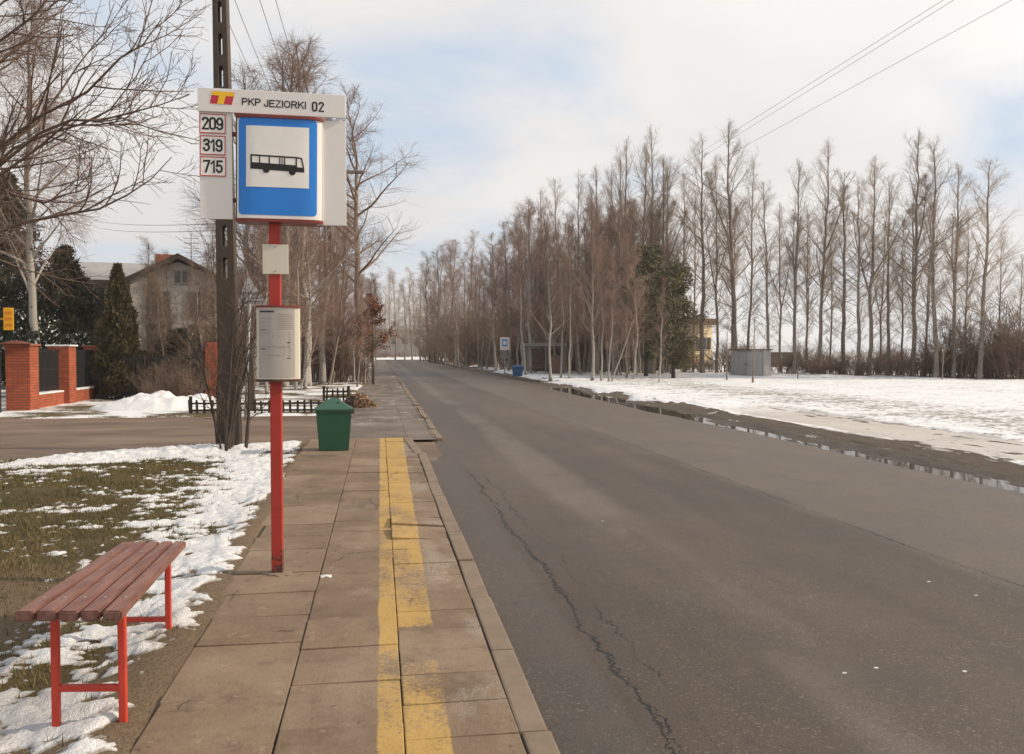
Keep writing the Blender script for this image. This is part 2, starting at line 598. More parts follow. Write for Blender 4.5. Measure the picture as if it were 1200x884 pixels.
def mat_snow(name='snow', dirt=0.3, field=False, lawn=False):
    m = Mat(name, 0.6, 0.3).pos()
    x, y = m.x, m.y
    n = m.noise(3.0, 6, 0.65)
    f = m.noise(38, 4, 0.7)
    c = m.mix(n.ss(0.3, 0.7), (0.70, 0.69, 0.69), (0.84, 0.83, 0.82))
    d = (f * 0.55 + n * 0.45).ss(0.62 - dirt * 0.12, 0.72)
    c = m.mix(d * min(1.0, 0.4 + dirt), c, (0.24, 0.185, 0.135))
    c = m.mix(m.noise(7.0, 5, .7).ss(0.45, 0.75) * 0.3, c, (0.52, 0.48, 0.44))
    if field:
        v = m.vec(x * 0.35, y, 0.0)
        rag = m.noise(0.9, 6, 0.68, v)
        clod = m.noise(5.5, 5, 0.7)
        band = ((x + rag * 5.0 - 17.0).abs()).ss(4.5, 0.5)
        sp = (clod * 0.62 + rag * 0.38 + band * 0.075).ss(0.555, 0.62)
        c = m.mix(sp * 0.80, c, (0.20, 0.155, 0.115))
        ice = ((x - 10.5 + (n - 0.5) * 0.8).abs()).ss(1.05, 0.85) * y.ss(25.0, 20.0)
        ic = m.mix(m.noise(0.8, 4, 0.6, m.vec(x, y * 0.3, 1.0)), (0.40, 0.345, 0.29), (0.62, 0.56, 0.49))
        c = m.mix(ice * 0.93, c, ic)
        m.set(rough=ice.ss(0.0, 1.0, 0.65, 0.38))
        h = (n * 3.0 + f * 0.6) * ice.inv() + sp * -1.0
        return m.set(c, None, h, 0.02, 0.8)
    if lawn:
        th = m.attr('thick') + (f - 0.5) * 0.012 + (n - 0.5) * 0.010
        c = m.mix(th.ss(0.016, 0.001), c, m.mix(f, (0.21, 0.175, 0.13), (0.46, 0.42, 0.37)))
        m.set(rough=th.ss(0.0, 0.02, 0.35, 0.65))
    slush_shade = ((x + 2.0).abs().ss(0.9, 0.3) * (y - 4.3).abs().ss(0.75, 0.3)) * m.noise(1.7, 3).ss(0.35, 0.6)  # grey of slush and the bench's shadow, put into the snow colour
    c = m.mix(slush_shade * 0.6, c, (0.30, 0.28, 0.265))
    return m.set(c, None, n * 1.5 + f * 1.2 + m.noise(110, 3, .7) * 0.5, 0.02, 1.0)

def mat_soil(name, kind):
    """turf, verge or mud by kind"""
    m = Mat(name, 0.95, 0.15).pos()
    n = m.noise(1.1, 5, 0.62)
    f = m.noise(26, 4, 0.7)
    q = m.noise(90, 3, 0.7)
    if kind == 'turf':
        c = m.mix(n.ss(0.35, 0.65), (0.062, 0.050, 0.020), (0.105, 0.072, 0.032))
        c = m.mix(f.ss(0.5, 0.7) * 0.6, c, (0.15, 0.115, 0.062))
        edge = (m.x + (n - 0.5) * 0.35 + (f - 0.5) * 0.25).ss(-1.62, -1.42)
        dark = ((m.x + 2.7).abs().ss(1.0, 0.4) * (m.y - 5.5).abs().ss(1.6, 0.8)) * 0.8
        soil = m.mix(f, (0.095, 0.066, 0.042), (0.24, 0.175, 0.115))
        c = m.mix(edge.max(dark), c, soil)
    elif kind == 'mud':
        wet = (m.x + (n - 0.5) * 0.8).ss(9.0, 8.1)
        c = m.mix(f, (0.110, 0.086, 0.066), (0.230, 0.185, 0.145))
        c = m.mix(wet * 0.5, c, (0.075, 0.060, 0.048))
        sn = (m.noise(2.2, 5, 0.7, m.vec(m.x, m.y * 0.5, 0.0)) + (m.x - 9.4) * 0.06).ss(0.56, 0.64)
        c = m.mix(sn * 0.8, c, (0.72, 0.69, 0.66))
        m.set(rough=wet.ss(0.0, 1.0, 0.9, 0.45))
        return m.set(m.scale(c, q * 0.7 + 0.65), None, f * 1.5 + q * 0.6 + m.noise(7.0, 5, .7) * 2.0, 0.05, 1.0)
    else:
        c = m.mix(n.ss(0.3, 0.7), (0.095, 0.075, 0.036), (0.16, 0.115, 0.07))
        sn = (m.noise(0.55, 6, 0.66) * 0.7 + f * 0.3).ss(0.47, 0.53)
        c = m.mix(sn * 0.9, c, (0.82, 0.81, 0.80))
    return m.set(m.scale(c, q * 0.6 + 0.7), 0.95, f * 1.2 + q * 0.4, 0.02, 1.0)

def mat_drive():
    m = Mat('brown_asphalt', 0.85, 0.3).pos()
    n = m.noise(0.8, 5, 0.6, m.vec(m.x * 0.4, m.y, 0.0))
    f = m.noise(60, 3, 0.7)
    c = m.mix(n.ss(0.3, 0.7), (0.112, 0.072, 0.050), (0.210, 0.148, 0.105))
    c = m.scale(c, f * 0.8 + 0.6)
    return m.set(c, n * 0.2 + 0.66, f + n, 0.008, 0.8)

def mat_footpath():
    m = Mat('worn_footpath', 0.85, 0.3).pos()
    n = m.noise(0.8, 5, 0.62)
    f = m.noise(24, 4, 0.72)
    c = m.mix(n.ss(0.3, 0.7), (0.100, 0.078, 0.062), (0.190, 0.152, 0.122))
    sn = (f * 0.5 + m.noise(1.6, 5, 0.7) * 0.5).ss(0.56, 0.60) * m.y.ss(18.0, 22.0)
    c = m.mix(sn * 0.7, c, (0.66, 0.62, 0.58))
    seams = ((m.x / 0.5).frac() - 0.5).abs().ss(0.475, 0.49).max(((m.y / 0.5).frac() - 0.5).abs().ss(0.475, 0.49))
    c = m.mix(seams * m.x.ss(0.2, 0.6) * 0.7, c, (0.03, 0.024, 0.018))
    return m.set(m.scale(c, f * 0.7 + 0.65), 0.85, f + n, 0.01, 0.8)

M_road, M_slab, M_snow = mat_asphalt(), mat_slab(), mat_snow()
M_lsnow = mat_snow('lawn_snow', 0.45, False, True)
M_field = mat_snow('snowy_field', 0.2, True)
M_turf, M_mud, M_verge = mat_soil('turf', 'turf'), mat_soil('mud', 'mud'), mat_soil('verge', 'verge')
M_drive, M_path = mat_drive(), mat_footpath()
M_kerb = simple('kerb_concrete', (0.195, 0.145, 0.103), 0.85, 0.35, 6.0, bump=0.006)
M_gapsoil = simple('gap_soil', (0.060, 0.043, 0.029), 1.0, 0.3, 9.0)
m = Mat('puddle_water', 0.04, 0.5)
M_water = m.set((0.05, 0.045, 0.04), 0.03)

# ================================================================== ground
def gnd_z(X, Y):
    return -0.16 + 0 * X
tag(obj('ground', pydata('ground', [(-1500, -400, -.16), (1500, -400, -.16), (1500, 2200, -.16), (-1500, 2200, -.16)], [(0, 1, 2, 3)]), M_verge), kind='structure')

def road_z(X, Y):
    return -0.045 * np.abs((X - 4.4) / 3.6) ** 4 * (X > 4.4) + (fbm(X * .5, Y * .25, 3, 3) - .5) * .014
def steps(a, b, d0, d1):
    """coordinates from a to b whose spacing grows from d0 to d1"""
    out = [a]
    while out[-1] < b:
        t = (out[-1] - a) / (b - a)
        out.append(out[-1] + d0 + (d1 - d0) * t)
    return np.array(out)
heightfield('road', np.arange(.60, 8.3, .11), steps(-12, 168, .2, 2.0), road_z, M_road)

def xp(y):
    """left edge of the platform"""
    return np.interp(y, [3, 7, 8.5, 12.5, 16], [-1.02, -1.02, -1.10, -1.24, -1.28])
def yedge(x):
    """where the lawn meets the side street"""
    return np.where(x < -6, 14.0, 15.9 + .46 * (np.minimum(x, -1.3) + 2))
def lawn_z(X, Y):
    z = .075 + .05 * (fbm(X * .8, Y * .8, 4, 7) - .5)
    near = sst(-1.55, -1.15, X)
    z = (z - .03) * (1 - near) + .112 * near
    z = z - .02 * sst(-1.12, -1.02, X) + (fbm(X * 6, Y * 6, 3, 9) - .5) * .02
    z = np.where(X > xp(Y) + .04, .05, z)
    return z - .10 * sst(-.3, .1, Y - yedge(X))
def snow_t(X, Y):
    n = fbm(X * 1.5, Y * 1.9, 5, 21, .55)
    n2 = fbm(X * 6.0, Y * 7.5, 4, 31, .6)
    xr = xp(Y) - .10 + (fbm(Y * 1.6, Y * 0 + 3, 4, 41, .6) - .5) * .26
    xl = np.interp(Y, [3, 4.3, 5.0, 6, 8, 10, 11.5, 13, 14.2], [-3.2, -2.6, -2.0, -1.72, -1.70, -1.75, -1.85, -2.2, -3.2])
    strip = sst(-.05, .16, xr - X) * sst(-.55, .25, X - xl)
    bk = np.abs(Y - (yedge(X) - .75)) / (.75 + .25 * n)
    bank = np.clip(1 - bk, 0, 1) * sst(-5.7, -4.6, X) * (1 - .72 * sst(-3.2, -2.2, X)) * sst(-1.3, -1.6, X)
    far = sst(-5.0, -9, X) * sst(11.5, 13.5, Y)
    n3 = fbm(X * 22, Y * 26, 3, 35, .6)
    t = -.031 + (n - .5) * .12 + (n2 - .5) * .15 + (n3 - .5) * .10
    t = t + strip * (.048 + (n2 - .5) * .03) + bank * (.22 + (n2 - .5) * .22) + far * .04
    t = t + .013 * sst(1.6, .2, np.abs(X - xl)) + .006 * sst(6, 11, Y)
    t = t - .06 * sst(.02, -.14, xr - X)
    t = t - .06 * np.exp(-((X + 2.75) / .7) ** 2 - ((Y - 5.6) / .8) ** 2) - .018 * np.exp(-((X + 2.2) / .7) ** 2 - ((Y - 4.6) / .55) ** 2)
    return np.where(Y > yedge(X) - .02, -.05, t)
def snow_z(X, Y):
    t = snow_t(X, Y)
    return lawn_z(X, Y) + np.where(t > 0, np.minimum(t * .8, .006 + t * .40), t)
heightfield('lawn', np.arange(-40, -.98, .1), np.arange(-6, 16.6, .1), lawn_z, M_turf,
            keep=lambda X, Y, Z: Y < yedge(X) + .25)
sn = heightfield('snow', np.arange(-9.5, -1.0, .024), np.arange(2.2, 16.3, .03), snow_z, M_lsnow,
            keep=lambda X, Y, Z: snow_t(X, Y) > 0, kind='stuff')
co = np.empty(len(sn.data.vertices) * 3, np.float32)
sn.data.vertices.foreach_get('co', co)
co = co.reshape(-1, 3).astype(float)
at = sn.data.attributes.new('thick', 'FLOAT', 'POINT')
at.data.foreach_set('value', snow_t(co[:, 0], co[:, 1]).astype(np.float32))
# side street and what lies beyond it
heightfield('driveway', np.arange(-45, 1.1, .4), np.arange(13.2, 25.0, .3),
            lambda X, Y: .004 + .03 * sst(1.0, -2, X) + (fbm(X * .6, Y * .6, 3, 13) - .5) * .02, M_drive)
heightfield('footpath', np.arange(-.95, 1.10, .1), steps(15.95, 166, .15, 2.5),
            lambda X, Y: .048 + (fbm(X * 1.4, Y * 1.4, 3, 15) - .5) * .025, M_path)
def verge_z(X, Y):
    return .07 + .10 * (fbm(X * .35, Y * .35, 4, 17) - .4) * sst(0, 3, Y - 22.4) - .2 * sst(.2, -.2, Y - 22.5) - .1 * sst(-1.0, -.7, X)
heightfield('verge', np.concatenate([np.arange(-60, -12, 1.5), np.arange(-12, -.7, .12)]), steps(22.0, 172, .14, 3.0), verge_z, M_verge)
# right-hand verge, ice and snow field
def re_x(Y):
    return np.interp(Y, [0, 20, 50, 100, 170], [0, 0, .7, .7, .7])
def mud_z(X, Y):
    d = X - re_x(Y)
    rut = fbm(d * 2.2, Y * .30, 5, 51, .6)
    z = -.075 + .125 * sst(7.5, 9.3, d) + (rut - .5) * .15 * sst(7.3, 8.0, d) + (fbm(X * 5, Y * 5, 4, 53, .65) - .5) * .085
    z = z + (fbm(Y * .30, Y * 0 + 7, 3, 57) - .48) * .13 * sst(7.2, 7.7, d) * sst(9.6, 8.6, d)
    return z
heightfield('muddy_verge', np.arange(7.5, 13.5, .06), steps(-4, 168, .06, 2.2), mud_z, M_mud)
def field_t(X, Y):
    d = X - re_x(Y)
    edge = np.interp(Y, [0, 19, 23, 27, 170], [9.45, 9.4, 9.2, 8.7, 8.9])
    return d - edge - (fbm(X * .9, Y * .35, 5, 61, .6) - .5) * 1.5
def field_z(X, Y):
    t = field_t(X, Y)
    ice = sst(1.1, .85, np.abs(X - 10.5)) * sst(25, 21, Y)
    lump = (fbm(X * 1.3, Y * 1.3, 5, 71, .6) - .45) * .13 + (fbm(X * .15, Y * .15, 3, 77) - .5) * .3 * sst(12, 22, X)
    z = np.where(t < 0, -.15, .018 + .055 * sst(0, .6, t) + (lump + .02) * (1 - ice) * sst(.1, .9, t))
    return z + .02 * (1 - ice)
heightfield('snow_field', np.concatenate([steps(8.4, 24, .07, .16), steps(24.2, 90, .3, 1.2)]), steps(-4, 175, .09, 2.4), field_z, M_field,
            keep=lambda X, Y, Z: field_t(X, Y) > -.12)
# standing water along the road edge
pv, pf = [], []
for i, y in enumerate(np.arange(4, 40, .5)):
    pv += [(7.3, y, -.033), (9.0, y, -.033)]
    if i:
        a = 2 * i
        pf.append((a - 2, a - 1, a + 1, a))
tag(obj('puddle', pydata('puddle', pv, pf), M_water), kind='structure')
# the snow bank and pale ground that end the road
tag(obj('end_snow', npmesh('end_snow', *(lambda X, Y: (
    np.stack([X, Y, .12 + .5 * (fbm(X * .2, Y * .2, 4, 81)) * sst(165, 170, Y)], -1).reshape(-1, 3),
    np.stack([np.arange(X.size).reshape(X.shape)[:-1, :-1], np.arange(X.size).reshape(X.shape)[1:, :-1],
              np.arange(X.size).reshape(X.shape)[1:, 1:], np.arange(X.size).reshape(X.shape)[:-1, 1:]], -1).reshape(-1, 4)))(
    *np.meshgrid(np.arange(-60, 60, .8), np.arange(164, 230, .8), indexing='ij'))), M_snow), kind='structure')

# ------------------------------------------------------------------ bus stop platform: slabs and kerb
rnd = random.Random(5)
bm = bmesh.new()
tone = bm.faces.layers.float.new('tone')
def slab(x0, x1, y0, y1, z, t, tilt=(0, 0), top_t=.07):
    g = .003 + rnd.random() * .007
    vs = box(bm, (0, 0, -top_t / 2), (x1 - x0 - g, y1 - y0 - g, top_t), bevel=.006)
    vs = [v for v in vs if v.is_valid]
    M = Matrix.Translation(((x0 + x1) / 2, (y0 + y1) / 2, z)) @ Matrix.Rotation(tilt[0], 4, 'X') @ Matrix.Rotation(tilt[1], 4, 'Y') @ Matrix.Rotation((rnd.random() - .5) * .012, 4, 'Z')
    bmesh.ops.transform(bm, matrix=M, verts=vs)
    for f in {f for v in vs for f in v.link_faces}:
        f[tone] = t
for (a, b, ls) in ((None, -.43, (.5, .5, .75)), (-.43, .095, (.5, .5, .75)), (.095, .575, (.35, .5, .5, .35))):
    y = -1.2 - rnd.random() * .4
    while y < 15.9:
        L = rnd.choice(ls)
        y1 = min(y + L, 15.95)
        if y1 - y < .1:
            break
        if a is not None and y < 7.60 < y1 - .1:
            y1 = 7.72
        x0 = a if a is not None else float(xp((y + y1) / 2)) + (rnd.random() - .5) * .05
        t = tuple(max(-.010, min(.010, rnd.gauss(0, .006))) for _ in (0, 1))
        z = .10 + max(-.005, min(.006, rnd.gauss(0, .003)))
        if a is not None and (abs(y1 - 7.72) < .02 or abs(y - 7.72) < .02):
            up = abs(y1 - 7.72) < .02
            t = ((.075 if up else -.055), (.075 if a > 0 else -.075))
            z += .018
            y1, y = (y1 - .05, y) if up else (y1, y + .04)
        slab(x0, b, y, y1, z, min(1, max(0, rnd.gauss(.5, .17))), t)
        y = 7.72 if abs(y1 - 7.67) < .001 else y1
tag(obj('platform', bm, M_slab), kind='structure')
heightfield('platform_bed', np.arange(-1.2, .6, .02), np.arange(-1.6, 15.94, .04), lambda X, Y: .080 + .015 * (fbm(X * 2.2, Y * 2.2, 4, 95, .6)) ** 1.0 + (fbm(X * 14, Y * 9, 2, 97) - .5) * .006, M_gapsoil)
bm = bmesh.new()
y = -1.5
while y < 13.3:
    bend = 0.05 * math.sin(y * .55) * (y > 5)
    off = rnd.gauss(0, .004)
    box(bm, (.645 + off, y + .5, .0 + rnd.gauss(0, .005)), (.125, .988, .20), rz=rnd.gauss(0, .008), bevel=.012)
    y += 1.0
box(bm, (.55, 14.55, .030), (.14, 2.4, .16), rz=.045, bevel=.012)
y = 16.2
while y < 160:
    box(bm, (1.13 + rnd.gauss(0, .012), y + .5, -.035 + rnd.gauss(0, .012)), (.13, .985, .17), rz=rnd.gauss(0, .015), bevel=.012)
    y += 1.0
tag(obj('kerb', bm, M_kerb), kind='structure')
# strip of asphalt between the platform end and the kerb line is the road itself; the far side has a low kerb
bm = bmesh.new()
y = 46
while y < 160:
    box(bm, (8.75, y + .5, .02 + rnd.gauss(0, .01)), (.14, .985, .17), rz=rnd.gauss(0, .015), bevel=.012)
    y += 1.0
tag(obj('far_kerb', bm, M_kerb), kind='structure')

# ------------------------------------------------------------------ grass
rs = np.random.RandomState(4)
n = 130000
gx = -1.28 - 8.0 * rs.rand(n) ** 1.2
gy = 2.6 + 12.6 * rs.rand(n) ** 1.15
dens = fbm(gx * 1.2, gy * 1.2, 4, 91)
bare = np.exp(-((gx + 2.7) / .8) ** 2 - ((gy - 5.5) / 1.2) ** 2)
ok = (snow_t(gx, gy) < .004) & (gy < yedge(gx) - .1) & (rs.rand(n) < sst(.25, .55, dens) * (1 - bare * .85) * np.where(gx > -1.7, .30, 1))
gx, gy = gx[ok], gy[ok]
n = len(gx)
gz = lawn_z(gx, gy) - .004
ang = rs.rand(n) * 6.283
h = .018 + .045 * rs.rand(n) ** 1.5
w_ = .0018 + .0018 * rs.rand(n) + .00025 * gy
lean = (rs.rand(n) - .2) * 1.3 * h
la = rs.rand(n) * 6.283
B = np.stack([gx, gy, gz], -1)
ca = np.stack([np.cos(ang) * w_, np.sin(ang) * w_, 0 * ang], -1)
tip = B + np.stack([np.cos(la) * lean, np.sin(la) * lean, h], -1)
V = np.concatenate([B - ca, B + ca, tip])
I = np.arange(n)
mg = Mat('grass_blades', 0.8, 0.2).pos()
nn = mg.noise(0.9, 4)
M_grass = mg.set(mg.mix(nn.ss(.35, .65), (0.085, 0.082, 0.026), (0.17, 0.125, 0.058)), 0.8)
tag(obj('grass', npmesh('grass', V, np.stack([I, I + n, I + 2 * n], -1), False), M_grass), kind='stuff')
# ================================================================== objects near the stop
def paint(name, col, rough=0.45, rust=0.0, spec=0.4, scale=9.0):
    m = Mat(name, rough, spec).pos(True)
    n = m.noise(scale, 5, 0.65)
    c = m.scale(m.mix(0.0, col, col), n * 0.35 + 0.82)
    if rust:
        r = m.noise(14, 5, 0.7).ss(0.66 - rust * .2, 0.70)
        c = m.mix(r, c, (0.09, 0.045, 0.025))
    return m.set(c, n * 0.3 + rough - 0.12, n, 0.003, 0.5)
def mat_post():
    m = Mat('red_post_paint', 0.5, 0.35).pos(True)
    n = m.noise(9, 5, 0.65)
    c = m.scale(m.mix(0.0, (0.36, 0.035, 0.024), (0.36, 0.035, 0.024)), n * 0.5 + 0.75)
    r = (m.noise(16, 5, 0.7) + m.z.ss(.34, .0) * 0.27).ss(0.66, 0.72)
    c = m.mix(r, c, (0.075, 0.036, 0.022))
    return m.set(c, n * 0.3 + 0.4, n, 0.004, 0.6)
M_post = mat_post()
M_redrim = paint('red_rim_paint', (0.19, 0.030, 0.022), 0.45, 0.35)
M_rust = simple('rusty_rim', (0.085, 0.045, 0.032), 0.85, 0.4, 9)
M_redframe = paint('bench_red_paint', (0.50, 0.050, 0.030), 0.4, 0.12)
M_white = simple('white_panel', (0.74, 0.70, 0.665), 0.5, 0.10, 3.5)
M_gloss = paint('white_sign_enamel', (0.80, 0.755, 0.70), 0.16, 0.0, 0.5, 3.0)
M_blue = paint('blue_sign_enamel', (0.012, 0.19, 0.62), 0.2, 0.0, 0.5, 3.0)
M_black = simple('black_print', (0.018, 0.016, 0.015), 0.5, 0.1)
M_redprint = simple('red_print', (0.52, 0.035, 0.055), 0.5, 0.1)
M_yelprint = simple('yellow_print', (0.86, 0.50, 0.02), 0.5, 0.05)
M_cream = simple('cream_plate', (0.62, 0.57, 0.47), 0.5, 0.08, 4)
M_paper = simple('paper', (0.40, 0.36, 0.32), 0.35, 0.10, 4, 0.5)
M_print = simple('faded_print', (0.22, 0.20, 0.19), 0.6, 0.1)
M_dkprint = simple('dark_print', (0.05, 0.045, 0.045), 0.6, 0.1)
M_greymetal = simple('grey_metal', (0.20, 0.185, 0.17), 0.55, 0.2, 5, 0.5)
M_zinc = simple('dull_zinc', (0.30, 0.29, 0.28), 0.5, 0.2, 2.5, 0.5, bump=0.004)

def bent(me, arc, step=.02):
    """cut a flat outline (x, z) into narrow strips and lay it on the bowed face arc(x) -> y"""
    bm = bmesh.new()
    bm.from_mesh(me)
    xs = [v.co.x for v in bm.verts]
    x = min(xs) + step
    while x < max(xs):
        bmesh.ops.bisect_plane(bm, geom=bm.verts[:] + bm.edges[:] + bm.faces[:], plane_co=(x, 0, 0), plane_no=(1, 0, 0))
        x += step
    for v in bm.verts:
        v.co.y += arc(v.co.x)
    for f in bm.faces:
        f.smooth = False
    return bm
def flat(name, loops, extrude=.0006):
    me = curve_mesh(name, loops, extrude)
    for v in me.vertices:
        v.co = (v.co.x, -v.co.z, v.co.y)
    return me
def circ(cx, cy, rx, ry=None, n=20):
    ry = ry or rx
    return [(cx + rx * math.cos(2 * PI * k / n), cy + ry * math.sin(2 * PI * k / n)) for k in range(n)]
def rc(x0, z0, x1, z1):
    return [(x0, z0), (x1, z0), (x1, z1), (x0, z1)]

# ---- the stop sign on its red post
pb = G(325.5, 672, .10)
dp = depth_of(pb)
S = dp / 1000.0
def zz(v):
    return CAM.z + (D(324, v, dp).z - CAM.z) * .980 - pb.z
def xx(u):
    return (u - 321.2) * S * .982
stop = empty('bus_stop_sign', pb, R(-1.0), 'tall red post carrying a blue and white bus stop sign with a white name board', 'bus stop sign')
bm = bmesh.new()
box(bm, (0, 0, zz(150) / 2 - .03), (.078, .078, zz(150) + .06), bevel=.006)
obj('post', bm, M_post, stop)
bm = bmesh.new()
bmesh.ops.create_icosphere(bm, subdivisions=3, radius=1)
for v_ in bm.verts:
    j = 1 + .25 * math.sin(v_.co.x * 6) * math.cos(v_.co.y * 7 + 1)
    v_.co = Vector((v_.co.x * .105 * j, v_.co.y * .095 * j, v_.co.z * .016))
obj('cement_collar', bm, M_kerb, stop)
HD = -.055
# the bowed cabinet
bx0, bx1, bz0, bz1 = xx(275.2), xx(371.8), zz(260), zz(139)
bw = (bx1 - bx0) / 2
cxm = (bx0 + bx1) / 2
def arc(x, o=0.0):
    return -.052 - .034 * (1 - min(1.0, abs(x / bw)) ** 6) - o
def loaf(w, z0, z1, o, n=28, back=True):
    bm = bmesh.new()
    fr = [(w * (2 * i / n - 1), 0) for i in range(n + 1)]
    pr = [(x, arc(x * bw / w, o)) for x, _ in fr] + [(x, -arc(x * bw / w, o)) for x, _ in fr[::-1]]
    prism(bm, pr, z0, z1, 'Z')
    return bm
cab = obj('sign_box', loaf(bw, bz0 + .012, bz1 - .012, 0), M_gloss, stop, (cxm, 0, 0), (0, R(.6), 0))
for z0, z1 in ((bz0 - .008, bz0 + .014), (bz1 - .014, bz1 + .006)):
    obj('rim', loaf(bw + .008, z0, z1, .012), M_redrim, cab)
for s in (-1, 1):
    bm = bmesh.new()
    box(bm, (s * (bw + .004), 0, (bz0 + bz1) / 2), (.010, .10, bz1 - bz0 - .03))
    obj('side_edge', bm, M_rust if s < 0 else M_gloss, cab)
mid = (bz0 + bz1) / 2
k = .00139 * (S / .00615)
def cz(px, py):      # crop pixels of the face -> local
    return ((px - 459) * k, mid - (py - 528) * k)
a, b = cz(258, 762), cz(645, 275)
obj('blue_field', bent(flat('blue_field', [rrect(a[0], a[1], b[0], b[1], .030)]), lambda x: arc(x, .0012)), M_blue, cab)
a, b = cz(297, 622), cz(606, 317)
obj('white_square', bent(flat('white_square', [rc(a[0], a[1], b[0], b[1])]), lambda x: arc(x, .0030)), M_gloss, cab)
# bus pictogram: body with window openings, wheels, sloping nose
def q(*pts):
    return [cz(*p) for p in pts]
body = q((318, 460), (548, 466), (572, 470), (583, 520), (583, 543), (318, 532))
wins = [q((326, 468), (361, 469), (361, 501), (326, 500)), q((367, 469), (408, 470), (408, 503), (367, 501)),
        q((414, 470), (460, 471), (460, 505), (414, 503)), q((465, 471), (472, 471), (472, 505), (465, 505)),
        q((476, 471), (483, 471), (483, 506), (476, 505)), q((489, 472), (540, 473), (540, 508), (489, 506)),
        q((547, 473), (566, 476), (576, 519), (547, 517))]
obj('bus_pictogram', bent(flat('bus_pictogram', [body] + wins), lambda x: arc(x, .0048)), M_black, cab)
c1, c2 = cz(396, 535), cz(524, 542)
for c in (c1, c2):
    obj('pictogram_wheel', bent(flat('pictogram_wheel', [circ(c[0], c[1], 17 * k)]), lambda x: arc(x, .0062)), M_black, cab)
# name board over the cabinet
hx0, hx1, hz0, hz1 = xx(237.3), xx(404.5), zz(136.2), zz(109.0)
def board(name, x0, x1, z0, z1, t=.012):
    bm = bmesh.new()
    box(bm, ((x0 + x1) / 2, 0, (z0 + z1) / 2), (x1 - x0, t, z1 - z0), bevel=.003)
    return obj(name, bm, M_white, stop, (0, 0, 0))
ROLL = R(.8)
nb = empty('name_board', (0, 0, 0))
nb = None
bm = bmesh.new()
box(bm, (0, 0, 0), (hx1 - hx0, .014, hz1 - hz0), bevel=.004)
nb = obj('name_board', bm, M_white, stop, ((hx0 + hx1) / 2, HD, (hz0 + hz1) / 2), (0, ROLL, 0))
hu = lambda px, py: ((px - 449) * k, -(py - 186) * k)
def onboard(name, me, mat, px, py, o=.0085):
    p = hu(px, py)
    return obj(name, me, mat, nb, (p[0], -o, p[1]))
onboard('lettering', letters('lettering', 'PKP', 37 * k, 92 * k, .0088), M_black, 346, 186.5)
onboard('lettering', letters('lettering', 'JEZIORKI', 37 * k, 207 * k, .0088), M_black, 511.5, 190)
for c_, px_ in (('0', 658), ('2', 691)):
    onboard('digit', letters('digit', c_, 51 * k, 28 * k, .0112), M_black, px_, 194)
def pg(*pts):
    return [hu(*p) for p in pts]
obj('emblem', flat('emblem', [pg((158, 138), (266, 142), (251, 204), (145, 200))]), M_redprint, nb, (0, -.0080, 0), (0, -ROLL, 0))
obj('emblem', flat('emblem', [pg((158, 139), (265, 143), (259, 163), (222, 162), (212, 202), (180, 201), (190, 161), (152, 159))]), M_yelprint, nb, (0, -.0094, 0), (0, -ROLL, 0))
# the two side boards and the route plates
def side(name, u0, u1, v0, v1):
    bm = bmesh.new()
    x0, x1, z0, z1 = xx(u0), xx(u1), zz(v1), zz(v0)
    box(bm, (0, 0, 0), (x1 - x0, .010, z1 - z0), bevel=.003)
    return obj(name, bm, M_white, stop, ((x0 + x1) / 2, HD + .018, (z0 + z1) / 2)), (x0 + x1) / 2, (z0 + z1) / 2
lb, lcx, lcz = side('side_board', 238, 274.5, 133.6, 258)
rb, _, _ = side('side_board', 370, 404.5, 140, 263)
for txt, (u0, v0, u1, v1) in (('209', (238.3, 136.8, 268.2, 159.8)), ('319', (238.6, 161.8, 267.8, 184.6)), ('715', (238.2, 186.0, 268.2, 209.2))):
    x0, x1, z0, z1 = xx(u0) - lcx, xx(u1) - lcx, zz(v1) - lcz, zz(v0) - lcz
    bm = bmesh.new()
    box(bm, (0, 0, 0), (x1 - x0, .004, z1 - z0), bevel=.001)
    pl = obj('route_plate', bm, M_gloss, lb, ((x0 + x1) / 2, -.0085, (z0 + z1) / 2), (0, R(.8), 0))
    w_, h_ = (x1 - x0) / 2 - .002, (z1 - z0) / 2 - .002
    d = [(txt, M_black, letters('route_number', txt, 64 * k, (104 if txt == '209' else 96) * k, .0140, .16), 0, -.0028),
         ('r', M_redprint, flat('plate_border', [rc(-w_, -h_, w_, h_), rc(-w_ + .006, -h_ + .006, w_ - .006, h_ - .006)[::-1]]), 0, -.0030)]
    me = d[0][2]
    bmj = bmesh.new()
    bmj.from_mesh(me)
    bmj.faces.ensure_lookup_table()
    nb0 = len(bmj.faces)
    bmj.from_mesh(d[1][2])
    bmj.faces.ensure_lookup_table()
    for i, f in enumerate(bmj.faces):
        f.material_index = 0 if i < nb0 else 1
    obj('route_number', bmj, [M_black, M_redprint], pl, (0, -.0032, 0))
# brackets between cabinet and boards
for u in (287, 355):
    bm = bmesh.new()
    box(bm, (xx(u), HD + .02, zz(136.6 + (u - 287) * .03)), (.105, .05, .026), bevel=.004)
    obj('bracket', bm, M_redrim, stop)
for v in (158, 235):
    bm = bmesh.new()
    box(bm, ((xx(262) + xx(380)) / 2, .0, zz(v)), (xx(384) - xx(262), .022, .03))
    obj('crossbar', bm, M_redrim, stop)
# small blank plate on the post
bm = bmesh.new()
box(bm, (xx(322.6), -.044, zz(303.8)), (29 * S, .006, 34 * S), bevel=.003)
bp = obj('blank_plate', bm, M_cream, stop)
for v in (289.5, 318):
    bm = bmesh.new()
    tube(bm, [(xx(322.6), -.046, zz(v)), (xx(322.6), -.050, zz(v))], .005, 8)
    obj('plate_bolt', bm, M_greymetal, bp)
